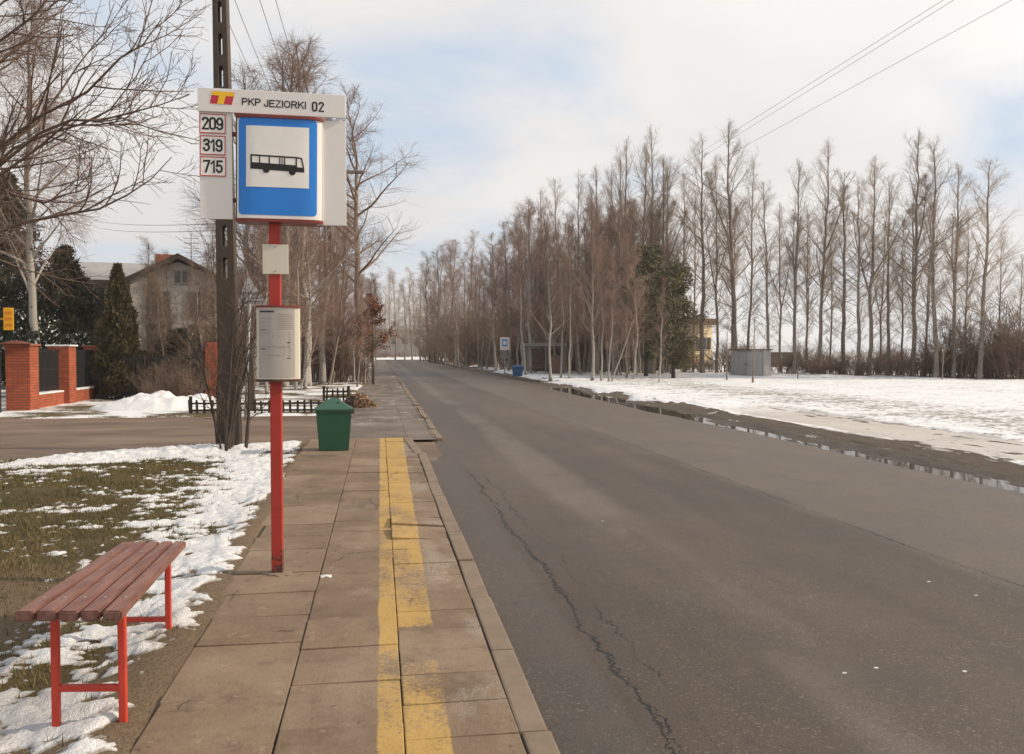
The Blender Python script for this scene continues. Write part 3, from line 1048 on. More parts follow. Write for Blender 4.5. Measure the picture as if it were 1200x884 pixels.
# timetable case, bowed like the sign
tw, tz0, tz1 = 23.6 * S, zz(447), zz(359.5)
tcx = xx(324.6)
def tarc(x, o=0.0):
    return -.050 - .034 * (1 - min(1.0, abs(x / tw)) ** 2.2) - o
def tloaf(w, z0, z1, o, n=18):
    bm = bmesh.new()
    xs = [w * (2 * i / n - 1) for i in range(n + 1)]
    prism(bm, [(x, tarc(x * tw / w, o)) for x in xs] + [(w, .045), (-w, .045)], z0, z1, 'Z')
    return bm
case = obj('timetable_case', tloaf(tw, tz0 + .004, tz1 - .004, 0), M_cream, stop, (tcx, 0, 0))
for z0, z1, mr in ((tz0 - .004, tz0 + .014, M_rust), (tz1 - .006, tz1 + .008, M_redrim)):
    obj('rim', tloaf(tw + .008, z0, z1, .008), mr, case)
h = tz1 - tz0
sheet_bm = (bent(flat('timetable_sheet', [rc(-tw * .90, tz0 + .05 * h, tw * .82, tz1 - .03 * h)]), lambda x: tarc(x, .0012), .012))
bmr = sheet_bm
rt = random.Random(3)
def dash(x0, x1, zc, th, mi):
    n = max(1, int((x1 - x0) / .02))
    for i in range(n):
        xa, xb = x0 + (x1 - x0) * i / n, x0 + (x1 - x0) * (i + 1) / n
        f = bmr.faces.new([bmr.verts.new((x, tarc(x, .0030), z)) for x, z in ((xa, zc - th), (xb, zc - th), (xb, zc + th), (xa, zc + th))])
        f.material_index = mi + 1
dash(-.12, -.02, tz1 - .035, .006, 1)
for i in range(9):
    z = tz1 - .055 - i * .013
    dash(.0, .10 + rt.random() * .015, z, .0012, 0)
    if i % 2 == 0:
        dash(-.12, -.03 - rt.random() * .02, z - .03, .0010, 0)
for z, dark in ((tz1 - .165, 0), (tz1 - .30, 0)):
    dash(-.115, -.08, z, .003, 1)
for i in range(14):
    z = tz1 - .18 - i * .014
    for c in range(5):
        xa = -.10 + c * .034
        if rt.random() < .55:
            dash(xa, xa + .006 + rt.random() * .016, z, .0010, 0)
    dash(.075, .085 + rt.random() * .012, z, .0018, 0)
dash(.068, .088, tz1 - .255, .003, 1)
dash(.068, .090, tz1 - .365, .003, 1)
dash(-.12, .09, tz1 - .285, .0012, 0)
dash(-.07, .02, tz1 - .345, .0012, 0)
obj('timetable_sheet', bmr, [M_paper, M_print, M_dkprint], case)

# ---- bench: five boards on two red frames
mw = Mat('brown_red_boards', 0.6, 0.35).pos(True)
wn = mw.noise(5, 5, 0.65, mw.vec(mw.x * 6, mw.y * .35, mw.z * 6))
wc = mw.mix(wn.ss(.3, .7), (0.140, 0.056, 0.041), (0.245, 0.122, 0.094))
wc = mw.mix(mw.noise(9, 5, .75, mw.vec(mw.x * 9, mw.y * .8, mw.z * 9)).ss(.60, .70) * .6, wc, (0.30, 0.19, 0.155))
wc = mw.mix(mw.noise(7, 5, .7).ss(.62, .68) * .5, wc, (0.07, 0.03, 0.025))
M_board = mw.set(wc, wn * .3 + .4, wn, .004, .7)
zn, zf = .535, .44
nl, nr = D(15, 717, 3.42), D(144, 716, 3.42)
fl, fr = D(142, 635, 5.32), D(219, 634, 5.32)
bc = (nl + nr + fl + fr) / 4
bench = empty('park_bench', (bc.x, bc.y, 0), 0, 'backless bench with five brown boards on red tube legs', 'bench')
wl = Matrix.Translation((-bc.x, -bc.y, 0))
for i in range(5):
    a0, a1 = (i + .06) / 5, (i + .94) / 5
    pts = [nl.lerp(nr, a0), nl.lerp(nr, a1), fl.lerp(fr, a1), fl.lerp(fr, a0)]
    bm = bmesh.new()
    th = .042
    vt = [bm.verts.new(wl @ p) for p in pts]
    vb = [bm.verts.new((wl @ p) - Vector((0, 0, th))) for p in pts]
    bm.faces.new(vt)
    bm.faces.new(vb[::-1])
    for j in range(4):
        bm.faces.new((vt[j], vb[j], vb[(j + 1) % 4], vt[(j + 1) % 4]))
    bmesh.ops.recalc_face_normals(bm, faces=bm.faces[:])
    bmesh.ops.bevel(bm, geom=bm.edges[:], offset=.007, segments=2, affect='EDGES')
    sbd = obj('seat_board', bm, M_board, bench)
    for b_ in (.135, .785):
        c_ = (pts[0].lerp(pts[1], .5)).lerp(pts[3].lerp(pts[2], .5), b_)
        bm = bmesh.new()
        c_ = wl @ c_
        tube(bm, [c_ - Vector((0, 0, .003)), c_ + Vector((0, 0, .0035))], .008, 8)
        obj('screw_head', bm, M_greymetal, sbd)
def seatpt(a, b, dz):
    p = nl.lerp(nr, a).lerp(fl.lerp(fr, a), b)
    return wl @ p - Vector((0, 0, dz))
for b in (.13, .78):
    top = [seatpt(.21, b, .045), seatpt(.87, b, .045)]
    low = []
    for t_ in top:
        wpt = t_ + Vector((bc.x, bc.y, 0))
        g = Vector((t_.x, t_.y, float(lawn_z(np.array([wpt.x]), np.array([wpt.y]))[0]) - .05))
        low.append(g)
        bm = bmesh.new()
        bar(bm, g, t_, .032, bevel=.006)
        obj('leg', bm, M_redframe, bench)
    bm = bmesh.new()
    bar(bm, top[0] - Vector((0, 0, .345)), top[1] - Vector((0, 0, .345)), .028, bevel=.005)
    obj('crossbar', bm, M_redframe, bench)
    bm = bmesh.new()
    bar(bm, top[0] - Vector((.02, 0, -.004)), top[1] + Vector((.02, 0, .004)), .03, .012)
    obj('bearer', bm, M_redframe, bench)

# ---- green bin
M_green = paint('green_plastic', (0.009, 0.064, 0.030), 0.38, 0, 0.5, 5)
M_lid = paint('green_lid_plastic', (0.030, 0.086, 0.055), 0.42, 0, 0.5, 5)
bb = G(390.5, 529, .10)
db = depth_of(bb)
s = db / 1000
gb = empty('litter_bin', bb + Vector((0, .2, 0)), R(4), 'green plastic litter bin with a pitched lid at the far end of the platform', 'litter bin')
def frustum(bm, w0, d0, z0, w1, d1, z1, bev):
    a = [bm.verts.new((sx * w0 / 2, sy * d0 / 2, z0)) for sx, sy in ((-1, -1), (1, -1), (1, 1), (-1, 1))]
    b = [bm.verts.new((sx * w1 / 2, sy * d1 / 2, z1)) for sx, sy in ((-1, -1), (1, -1), (1, 1), (-1, 1))]
    fs = [bm.faces.new(a[::-1]), bm.faces.new(b)] + [bm.faces.new((a[i], a[(i + 1) % 4], b[(i + 1) % 4], b[i])) for i in range(4)]
    if bev:
        bmesh.ops.bevel(bm, geom=list({e for f in fs for e in f.edges}), offset=bev, segments=3, affect='EDGES')
H = 63 * s
bm = bmesh.new()
frustum(bm, 34 * s, .34, 0, 41 * s, .40, H * .74, .012)
for sx in (-1, 1):
    frustum(bm, .02, .02, .002, .02, .02, .004, 0)
box(bm, (0, 0, H * .735), (42.5 * s, .42, .05), bevel=.008)
obj('body', bm, M_green, gb)
bm = bmesh.new()
box(bm, (0, 0, H * .775), (45 * s, .46, .035), bevel=.010)
frustum(bm, 43.5 * s, .45, H * .785, 6 * s, .07, H * .985, .010)
lid = obj('lid', bm, M_lid, gb)
bm = bmesh.new()
box(bm, (.07, -.12, H * .90), (.03, .02, .02), bevel=.004)
obj('lock', bm, M_black, lid)

# ---- concrete power pole with oval openings, two stems of the same casting
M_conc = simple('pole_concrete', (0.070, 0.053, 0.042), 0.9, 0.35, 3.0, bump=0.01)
def lattice_pole(name, base, H, w0, w1, depth, z_hole, label, group, rz=0.0, lean=0.0, cat='power pole', z_hole2=None):
    r = empty(name, base, rz, label, cat, group)
    def hw(z):
        return (w0 + (w1 - w0) * z / H) / 2
    loops = [[(-hw(0), -.3), (hw(0), -.3), (hw(H), H), (-hw(H), H)]]
    z = z_hole
    while z < H - .4:
        a, hh = hw(z) * .40, .19
        lp = []
        for k in range(9):
            t = PI * k / 8
            lp.append((a * math.cos(t), z + hh - a + a * math.sin(t)))
        for k in range(9):
            t = PI + PI * k / 8
            lp.append((a * math.cos(t), z - hh + a + a * math.sin(t)))
        loops.append(lp[::-1])
        z += .535
    me = curve_mesh('shaft', loops, depth / 2, .012)
    for v in me.vertices:
        v.co = (v.co.x + lean * v.co.y, -v.co.z, v.co.y)
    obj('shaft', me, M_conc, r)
    return r
pbase = G(270.5, 524, .06)
ptop = D(261.5, 0, depth_of(pbase))
HP = 9.6
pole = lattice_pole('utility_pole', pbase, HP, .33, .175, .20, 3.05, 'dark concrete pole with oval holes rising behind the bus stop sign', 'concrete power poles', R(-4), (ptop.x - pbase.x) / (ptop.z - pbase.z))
bm = bmesh.new()
box(bm, (-.1, 0, HP - .25), (1.5, .08, .10), bevel=.01)
for x in (-.75, -.4, .15, .5):
    tube(bm, [(x, 0, HP - .2), (x, 0, HP - .02)], [.04, .03], 8)
obj('crossarm', bm, M_greymetal, pole)
fbase = G(386.5, 447, .06)
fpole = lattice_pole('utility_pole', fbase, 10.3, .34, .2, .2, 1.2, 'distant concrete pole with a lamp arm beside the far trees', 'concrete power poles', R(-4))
bm = bmesh.new()
box(bm, (0, 0, 10.1), (1.5, .08, .10), bevel=.01)
obj('crossarm', bm, M_greymetal, fpole)
bm = bmesh.new()
tube(bm, [(0, -.15, 9.2), (.3, -.16, 11.0), (.7, -.17, 11.35), (1.1, -.18, 11.4)], .035, 8)
arm_ = obj('lamp_arm', bm, M_greymetal, fpole)
bm = bmesh.new()
box(bm, (1.40, -.18, 11.40), (.95, .28, .17), bevel=.05)
obj('lamp_head', bm, M_greymetal, arm_)
# overhead lines along the poles
M_wire = simple('wire', (0.10, 0.095, 0.09), 0.6, 0.1)
def wire(a, b, sag, r, label, group=None):
    a, b = Vector(a), Vector(b)
    bm = bmesh.new()
    n = 24
    tube(bm, [(a.lerp(b, i / n) - Vector((0, 0, sag * 4 * (i / n) * (1 - i / n)))) - a for i in range(n + 1)], r, 5)
    return tag(obj('overhead_wire', bm, M_wire, None, a), label, 'wire', group)
tp = pbase + Vector((-.1 + (ptop.x - pbase.x) / (ptop.z - pbase.z) * HP, 0, HP))
tf = fbase + Vector((0, 0, 10.2))
nm = ['leftmost of the overhead lines running from the near concrete pole to the far one', 'second overhead line from the left between the two concrete poles',
      'third overhead line from the left between the two concrete poles', 'rightmost overhead line between the near and far concrete poles']
for x, l in zip((-.75, -.4, .15, .5), nm):
    wire(tp + Vector((x, 0, 0)), tf + Vector((x, 0, 0)), .5, .007, l, 'overhead lines along the left side')
# medium voltage lines over the snow field
def q_(u0, v0, d0, u1, v1, d1):
    a, b = D(u0, v0, d0), D(u1, v1, d1)
    return a + (a - b) * .8, b + (b - a) * .6
for (args, l) in (((1106, 0, 30, 787, 200, 58), 'upper of the pair of thin power lines crossing over the snowy field'),
                  ((1118, 0, 30, 793, 203, 58), 'lower of the pair of thin power lines crossing over the snowy field'),
                  ((1186, 0, 30, 797, 213, 58), 'single thin power line set apart from the pair over the snowy field')):
    a, b = q_(*args)
    wire(a, b, .0, .008, l, 'power lines over the snowy field')
a, b = q_(1118, 0, 30, 793, 203, 58)
lattice_pole('utility_pole', (b.x, b.y, 0), b.z, .34, .2, .2, 2.0, 'concrete pole hidden among the grove carrying the field power lines', 'concrete power poles', 0)
for (d0, v0), l in zip(((9, 262), (11, 270)), ('upper thin service cable running from the concrete pole to the house', 'lower thin service cable running from the concrete pole to the house')):
    wire(D(258, v0, depth_of(pbase)), D(110, v0 - 4, 44), .12, .006, l, 'service cables to the house')

# ---- warning sign seen from the back, on a leaning thin post
wb = G(287, 492, .05)
dw = depth_of(wb)
ws = empty('warning_sign', wb, R(4), 'grey back of a triangular warning sign on a thin leaning post', 'road sign')
tpz = D(294, 333, dw) - wb
bm = bmesh.new()
tube(bm, [(0, 0, -.2), (tpz.x, tpz.y, tpz.z)], .032, 10)
obj('post', bm, M_zinc, ws)
def wl_(u, v):
    p = D(u, v, dw) - wb
    return p
p = [wl_(279, 359), wl_(315, 359), wl_(290, 322)]
bm = bmesh.new()
tri = [(p[0].x, p[0].z), (p[1].x, p[1].z), (p[2].x, p[2].z)]
prism(bm, tri, .045, .06)
bmesh.ops.bevel(bm, geom=[e for e in bm.edges if abs(e.verts[0].co.y - e.verts[1].co.y) > .005], offset=.05, segments=4, affect='EDGES')
pl = obj('sign_plate', bm, M_zinc, ws)
for v in (343, 353):
    bm = bmesh.new()
    a, b = wl_(284, v), wl_(310, v)
    box(bm, ((a.x + b.x) / 2, .035, a.z), (abs(b.x - a.x), .022, .03))
    obj('bracket', bm, M_greymetal, pl)
# thick grey concrete stub behind it
sb = G(293.5, 483, .05)
ds = depth_of(sb)
lattice_pole('concrete_stub', sb, 62 * ds / 1000, 10 * ds / 1000, 8 * ds / 1000, .2, 50, 'short grey concrete stub standing at the picket fence by the driveway', None, 0, 0, 'post')

# ---- low picket fence round the lawn by the driveway
M_pick = simple('dark_weathered_wood', (0.045, 0.033, 0.024), 0.9, 0.35, 8)
def picket(a, b, label, h=.42, sp=.185):
    a, b = Vector(a), Vector(b)
    L = (b - a).length
    r = empty('picket_fence', a, math.atan2(b.y - a.y, b.x - a.x), label, 'fence', 'low dark picket fences')
    for z in (.13, .31):
        bm = bmesh.new()
        box(bm, (L / 2, .02, z), (L, .022, .05), bevel=.004)
        obj('rail', bm, M_pick, r)
    n = int(L / sp)
    rr = random.Random(int(L * 100))
    for i in range(n + 1):
        bm = bmesh.new()
        x = i * sp
        hh = h + rr.uniform(-.03, .03)
        prism(bm, [(x - .03, -.03), (x + .03, -.03), (x + .03, hh - .04), (x, hh), (x - .03, hh - .04)], -.014, .008)
        bmesh.ops.rotate(bm, cent=(x, 0, 0), matrix=Matrix.Rotation(rr.gauss(0, .04), 3, 'Y'), verts=bm.verts[:])
        obj('picket', bm, M_pick, r)
    for x in (0.0, L):
        bm = bmesh.new()
        box(bm, (x, .045, .22), (.08, .05, .56), bevel=.006)
        obj('post', bm, M_pick, r)
fA, fB, fC = G(223, 487, .02), G(413, 486, .02), G(409, 470, .06)
fD = G(380, 470, .06)
picket(fA, fB, 'long low dark picket fence along the far edge of the driveway')
picket(fB, fC, 'short low picket fence end turned away from the driveway beside the footpath', sp=.25)
picket(fC, fD, 'low picket fence section standing farther back behind the green bin')

# ---- brick fence
mb = Mat('red_brick', 0.85, 0.25).pos()
bt = mb.nt.nodes.new('ShaderNodeTexBrick')
mb.nt.links.new(mb.vec(mb.x + mb.y, mb.z, 0.0).o, bt.inputs['Vector'])
bt.inputs['Scale'].default_value = 1.0
bt.inputs['Brick Width'].default_value = .25
bt.inputs['Row Height'].default_value = .075
bt.inputs['Mortar Size'].default_value = .008
bt.inputs['Color1'].default_value = (0.40, 0.095, 0.040, 1)
bt.inputs['Color2'].default_value = (0.30, 0.065, 0.030, 1)
bt.inputs['Mortar'].default_value = (0.13, 0.075, 0.055, 1)
nn = mb.noise(2.0, 4)
M_brick = mb.set(mb.scale(E(mb.nt, bt.outputs[0]), nn * .5 + .75), .85, E(mb.nt, bt.outputs['Fac']) * -1.0, .006, .8)
M_cap = simple('fence_cap_tile', (0.28, 0.10, 0.06), 0.8, 0.3, 6)
M_iron = simple('dark_iron', (0.018, 0.017, 0.018), 0.5, 0.2, 6)
P1, P2, P3 = G(20, 484, .03), G(70, 475, .05), G(112, 468, .06)
fx = (P1.x + P2.x) / 2
bf = empty('brick_fence', (fx, P1.y, 0), 0, 'red brick fence with capped pillars and dark metal panels beside the driveway', 'fence')
ph = 80 * depth_of(P1) / 1000
pys = [0.35, P2.y - P1.y + .3, P3.y - P1.y + .4]
for i, y in enumerate(pys):
    bm = bmesh.new()
    box(bm, (0, y, ph / 2 - .1), (.62, .62, ph + .2), bevel=.006)
    pr = obj('pillar', bm, M_brick, bf)
    bm = bmesh.new()
    box(bm, (0, y, ph + .025), (.72, .72, .05), bevel=.008)
    frustum(bm, .70, .70, ph + .048, .2, .2, ph + .13, .01)
    obj('cap', bm, M_cap if i != 1 else M_snow, pr)
for i in (0, 1):
    y0, y1 = pys[i] + .31, pys[i + 1] - .31
    bm = bmesh.new()
    box(bm, (0, (y0 + y1) / 2, .15), (.3, y1 - y0, .62))
    lw = obj('low_wall', bm, M_brick, bf)
    bm = bmesh.new()
    box(bm, (0, (y0 + y1) / 2, .485), (.32, y1 - y0, .05), bevel=.015)
    obj('snow_cap', bm, M_snow, lw)
    bm = bmesh.new()
    for z in (.62, 1.15, ph - .15):
        box(bm, (0, (y0 + y1) / 2, z), (.04, y1 - y0, .04))
    y = y0 + .06
    while y < y1:
        box(bm, (0, y, (.55 + ph - .1) / 2), (.022, .05, ph - .65))
        y += .09
    obj('metal_panel', bm, M_iron, bf)
# the fence run that turns behind the cypress, ending at the single pillar
PB = G(250, 468, .06)
bf2 = empty('brick_fence', (PB.x, PB.y, 0), 0, 'narrow single brick pillar with a dark metal fence run behind the concrete pole', 'fence')
bm = bmesh.new()
box(bm, (0, 0, .95), (.42, .42, 2.1), bevel=.006)
obj('pillar', bm, M_brick, bf2)
bm = bmesh.new()
LX = PB.x - fx - .4
for z in (.2, .8, 1.45):
    box(bm, (-LX / 2 - .2, .0, z), (LX, .04, .05))
x = .3
while x < LX:
    box(bm, (-x, 0, .8), (.06, .02, 1.5))
    x += .12
obj('metal_panel', bm, M_iron, bf2)
# yellow tag on the dark gate post at the frame edge
gp = G(-2, 486, .03)
dg_ = depth_of(gp)
gt = empty('gate_post', gp, 0, 'dark metal gate post at the edge of the brick fence', 'post')
bm = bmesh.new()
box(bm, (0, 0, 1.25), (.12, .12, 2.6), bevel=.01)
obj('shaft', bm, M_iron, gt)
tgp = D(10, 374, dg_ - .15)
M_tag = simple('yellow_tag', (0.75, 0.36, 0.01), 0.5, 0.08)
M_tag2 = simple('orange_tag_band', (0.60, 0.20, 0.01), 0.5, 0.08)
yt = empty('yellow_tag', tgp, 0, 'small yellow plate with orange bands hung beside the dark gate post', 'tag')
tw_, th_ = 11 * dg_ / 1000, 26 * dg_ / 1000
bm = bmesh.new()
box(bm, (0, 0, 0), (tw_, .03, th_), bevel=.012)
box(bm, (-tw_ * .8, .02, 0), (tw_ * .9, .02, .03))
pl = obj('plate', bm, M_tag, yt)
bm = bmesh.new()
for z in (-.28, 0, .27):
    box(bm, (0, -.017, z * th_), (tw_ * .66, .006, th_ * .13))
obj('band', bm, M_tag2, pl)

# ---- buildings
def window(parent, c, w, h, nrm, Mf, Mg, name='window'):
    """window standing 3 cm proud of a wall face at c; nrm '-Y' or '+X'"""
    fm = bmesh.new()
    t = .07
    for a in ((0, h / 2 - t / 2, w, t), (0, -h / 2 + t / 2, w, t), (-w / 2 + t / 2, 0, t, h - 2 * t), (w / 2 - t / 2, 0, t, h - 2 * t), (0, 0, t, h - 2 * t)):
        box(fm, (a[0], 0, a[1]), (a[2], .06, a[3]))
    rz = 0 if nrm == '-Y' else PI / 2
    f = obj(name, fm, Mf, parent, c, (0, 0, rz))
    gm = bmesh.new()
    box(gm, (0, .012, 0), (w - t, .02, h - t))
    obj('pane', gm, Mg, f)
    return f
M_wall = simple('grey_render', (0.52, 0.47, 0.41), 0.9, 0.2, 0.8)
M_roofg = simple('grey_sheet_roof', (0.30, 0.285, 0.27), 0.6, 0.25, 1.2)
M_trim = simple('dark_timber_trim', (0.06, 0.045, 0.035), 0.8, 0.2, 4)
M_glass = Mat('window_glass', 0.08, 0.5).set((0.03, 0.032, 0.035), 0.08)
M_frame = simple('window_frame', (0.35, 0.30, 0.26), 0.6, 0.1)
hd = 46.0
hl, hr = D(92, 460, hd), D(262, 460, hd)
hz = lambda v: D(180, v, hd).z
hs = empty('house', (hl.x, hl.y, 0), R(10), 'two storey grey house with a gabled roof behind the garden trees', 'house')
Wd = hr.x - hl.x
e1, e2, ap = hz(326), hz(316), hz(298)
bm = bmesh.new()
box(bm, (Wd * .5, 5.0, e1 / 2), (Wd + .6, 9, e1))
gx0, gx1 = D(150, 400, hd).x - hl.x, D(258, 400, hd).x - hl.x
gm_ = (gx0 + gx1) / 2
prism(bm, [(gx0, 0), (gx1, 0), (gx1, e1 - .05), (gm_, ap - .3), (gx0, e1 - .05)], -.35, 4)
obj('wall', bm, M_wall, hs)
bm = bmesh.new()
# main roof, ridge along X
prism(bm, [(-.2, e1 - .1), (5.0, ap + .05), (10.2, e1 - .1), (10.2, e1 - .28), (5.0, ap - .16), (-.2, e1 - .28)], -.9, Wd + .9, 'X')
# gable wing roof
prism(bm, [(gx0 - .55, e1 - .38), (gm_, ap - .1), (gx1 + .55, e1 - .38), (gx1 + .55, e1 - .2), (gm_, ap + .1), (gx0 - .55, e1 - .2)], -.85, 5.2)
rf = obj('roof', bm, M_roofg, hs)
bm = bmesh.new()
prism(bm, [(gx0 - .6, e1 - .45), (gm_, ap - .15), (gx1 + .6, e1 - .45), (gx1 + .6, e1 - .2), (gm_, ap + .12), (gx0 - .6, e1 - .2)], -.92, -.86)
box(bm, (gx0 / 2 - .4, -.28, e1 - .2), (gx0 + .4, .08, .2))
obj('bargeboard', bm, M_trim, rf)
bm = bmesh.new()
box(bm, (D(185, 300, hd).x - hl.x, 4.8, ap + .2), (1.3, .7, .8), bevel=.02)
obj('chimney', bm, M_brick, rf)
for u, v, w_, h_ in ((178, 355, 1.3, 1.5), (228, 355, 1.6, 1.5), (178, 395, 1.3, 1.5), (228, 395, 1.6, 1.5), (205, 322, .8, .8)):
    p = D(u, v, hd - .4) - Vector((hl.x, hl.y, 0))
    window(hs, (p.x, -.40, p.z), w_, h_, '-Y', M_frame, M_glass)
for u, v in ((108, 350), (108, 395)):
    p = D(u, v, hd) - Vector((hl.x, hl.y, 0))
    window(hs, (p.x, .46, p.z), 1.2, 1.4, '-Y', M_frame, M_glass)
bm = bmesh.new()
tube(bm, [(D(215, 300, hd).x - hl.x, 5, ap - .2), (D(215, 300, hd).x - hl.x, 5, hz(255))], .03, 6)
for dz in (.3, .6, .9):
    box(bm, (D(215, 300, hd).x - hl.x, 5, hz(255) - dz), (.9, .03, .03))
obj('aerial', bm, M_greymetal, rf)

def simple_building(name, u0, u1, vtop, vbase, depth, dpt, wallm, roofm, label, cat, roof=.35, wins=(), over=.4, pitched=False, turn=0.0):
    a, b = D(u0, vbase, depth), D(u1, vbase, depth)
    r = empty(name, (a.x, a.y, 0), math.atan2(b.y - a.y, b.x - a.x) + turn, label, cat)
    Wd = (b - a).length
    zt = D((u0 + u1) / 2, vtop, depth).z
    bm = bmesh.new()
    box(bm, (Wd / 2, dpt / 2, (zt - roof) / 2 - .2), (Wd, dpt, zt - roof + .4))
    obj('wall', bm, wallm, r)
    bm = bmesh.new()
    if pitched:
        prism(bm, [(-over, zt - roof - .05), (dpt / 2, zt), (dpt + over, zt - roof - .05), (dpt + over, zt - roof + .1), (dpt / 2, zt + .15), (-over, zt - roof + .1)], -over, Wd + over, 'X')
    else:
        box(bm, (Wd / 2, dpt / 2, zt - roof / 2 + .01), (Wd + 2 * over, dpt + 2 * over, roof), bevel=.03)
    obj('roof', bm, roofm, r)
    for (f, zc, w_, h_) in wins:
        window(r, (Wd * f, -.04, zc), w_, h_, '-Y', M_frame, M_glass)
    return r
M_pale = simple('pale_grey_render', (0.27, 0.24, 0.21), 0.9, 0.12, 0.3)
M_yell = simple('warm_yellow_render', (0.80, 0.64, 0.40), 0.9, 0.12, 0.4)
M_broof = simple('brown_roof', (0.12, 0.075, 0.05), 0.85, 0.2, 1.0)
M_snowroof = simple('snow_on_roof', (0.80, 0.80, 0.80), 0.7, 0.06, 1.0)
simple_building('factory_building', 418, 560, 384, 424, 205, 14, M_pale, M_snowroof, 'long pale grey building closing off the far end of the road', 'building', .5,
                [(.30, 4.2, 1.6, 1.8), (.40, 4.2, 1.6, 1.8), (.50, 4.2, 1.6, 1.8), (.60, 4.2, 1.6, 1.8)])
simple_building('yellow_house', 738, 856, 372, 436, 92, 9, M_yell, M_broof, 'warm yellow house half hidden behind the pine and the tall poplars', 'house', .7,
                [(.12, 2.6, 1.5, 1.4), (.30, 2.6, 1.5, 1.4), (.55, 2.6, 1.5, 1.4), (.78, 2.6, 1.5, 1.4), (.92, 2.6, 1.3, 1.4)], .3, turn=R(24))
simple_building('storage_building', 884, 938, 405, 436, 88, 8, simple('brown_shed_wall', (.11, .08, .06), .9, .2, 1.0), M_snowroof, 'low dark storage building with a snowy roof behind the hedge', 'building', .7)
# metal kiosk at the edge of the field
kb = G(856, 441, .1), G(895, 442, .1)
dk = depth_of(kb[0])
kw = (kb[1] - kb[0]).length
kh = 31 * dk / 1000
ks = empty('metal_shed', kb[0], math.atan2(kb[1].y - kb[0].y, kb[1].x - kb[0].x), 'small grey metal shed with double doors at the edge of the snowy field', 'shed')
bm = bmesh.new()
box(bm, (kw / 2, .4, kh / 2 - .05), (kw, .8, kh), bevel=.02)
obj('wall', bm, M_zinc, ks)
for i in range(2):
    bm = bmesh.new()
    box(bm, (kw * (.27 + .46 * i), -.02, kh / 2 - .05), (kw * .44, .04, kh * .88), bevel=.008)
    for kx in (-.15, 0, .15):
        box(bm, (kw * (.27 + .46 * i) + kx * kw, -.048, kh / 2 - .05), (.03, .02, kh * .8))
    d = obj('door', bm, simple('lit_grey_door', (.36, .35, .34), .55, .15, 1.5, .5) if i else M_zinc, ks)  # right door paler than the shaded left one, light put into its grey
    bm = bmesh.new()
    box(bm, (kw * (.46 + .08 * i), -.05, kh * .45), (.03, .03, .14), bevel=.006)
    obj('handle', bm, M_iron, d)
bm = bmesh.new()
box(bm, (kw / 2, .4, kh + .0), (kw + .12, 1.0, .08), bevel=.01)
obj('roof', bm, M_broof, ks)

# ---- the stop across the road: blue bin, sign, shelter
M_bluebin = paint('blue_plastic', (0.022, 0.085, 0.215), 0.45)
ob = G(606.5, 441, .08)
do = depth_of(ob)
so = do / 1000
obn = empty('litter_bin', ob, R(-6), 'blue litter bin with a lid across the road under the birches', 'litter bin')
bm = bmesh.new()
frustum(bm, 10.5 * so, .5, 0, 12.5 * so, .6, 10 * so, .02)
obj('body', bm, M_bluebin, obn)
bm = bmesh.new()
box(bm, (0, 0, 10.3 * so), (13.2 * so, .66, .07), bevel=.02)
frustum(bm, 13 * so, .62, 10.8 * so, 9.5 * so, .42, 12.6 * so, .03)
obj('lid', bm, M_bluebin, obn)
os_ = G(591.5, 438, .08)
d2 = depth_of(os_)
s2 = d2 / 1000
os2 = empty('bus_stop_sign', os_, R(-3), 'small distant bus stop sign across the road left of the blue bin', 'bus stop sign')
bm = bmesh.new()
box(bm, (0, 0, 20 * s2), (.08, .08, 40 * s2))
obj('post', bm, M_zinc, os2)
bm = bmesh.new()
box(bm, (0, -.06, 35 * s2), (11 * s2, .1, 15 * s2), bevel=.02)
pl = obj('sign_box', bm, M_white, os2)
bm = bmesh.new()
box(bm, (0, -.118, 36 * s2), (6.2 * s2, .012, 8 * s2), bevel=.004)
obj('blue_field', bm, M_blue, pl)
bm = bmesh.new()
box(bm, (0, -.128, 36 * s2), (4.2 * s2, .006, 4.5 * s2))
box(bm, (0, -.134, 36 * s2), (3 * s2, .004, 1.4 * s2))
obj('white_square', bm, M_white, pl)
bm = bmesh.new()
box(bm, (0, -.06, 22 * s2), (6.5 * s2, .06, 9 * s2), bevel=.01)
obj('timetable_case', bm, M_greymetal, os2)
sh = D(618, 440, 60)
sh.z = .08
se = D(662, 440, 60)
shl = (se - sh).length
she = empty('bus_shelter', sh, math.atan2(se.y - sh.y, se.x - sh.x) + R(4), 'old bus shelter with a flat grey roof and brown panels between the birch trunks', 'bus shelter')
bm = bmesh.new()
zr = D(640, 404, 60).z
box(bm, (shl / 2, .8, zr - .08), (shl + .3, 2.0, .22), bevel=.02)
obj('roof', bm, M_greymetal, she)
for x in (.05, shl * .5, shl - .05):
    bm = bmesh.new()
    box(bm, (x, .1, zr / 2 - .1), (.08, .08, zr - .1))
    obj('post', bm, M_greymetal, she)
bm = bmesh.new()
box(bm, (shl / 2, 1.6, zr * .55 - .2), (shl, .06, zr * .75), bevel=.006)
obj('back_panel', bm, simple('brown_panel', (.16, .11, .09), .7, .3, 2), she)
bm = bmesh.new()
box(bm, (shl * .8, .85, zr * .32), (shl * .38, 1.3, zr * .6), bevel=.006)
obj('side_panel', bm, simple('brown_panel', (.17, .10, .08), .7, .3, 2), she)
bm = bmesh.new()
box(bm, (shl * .35, 1.25, .45), (shl * .6, .4, .06), bevel=.006)
obj('bench_board', bm, M_board, she)
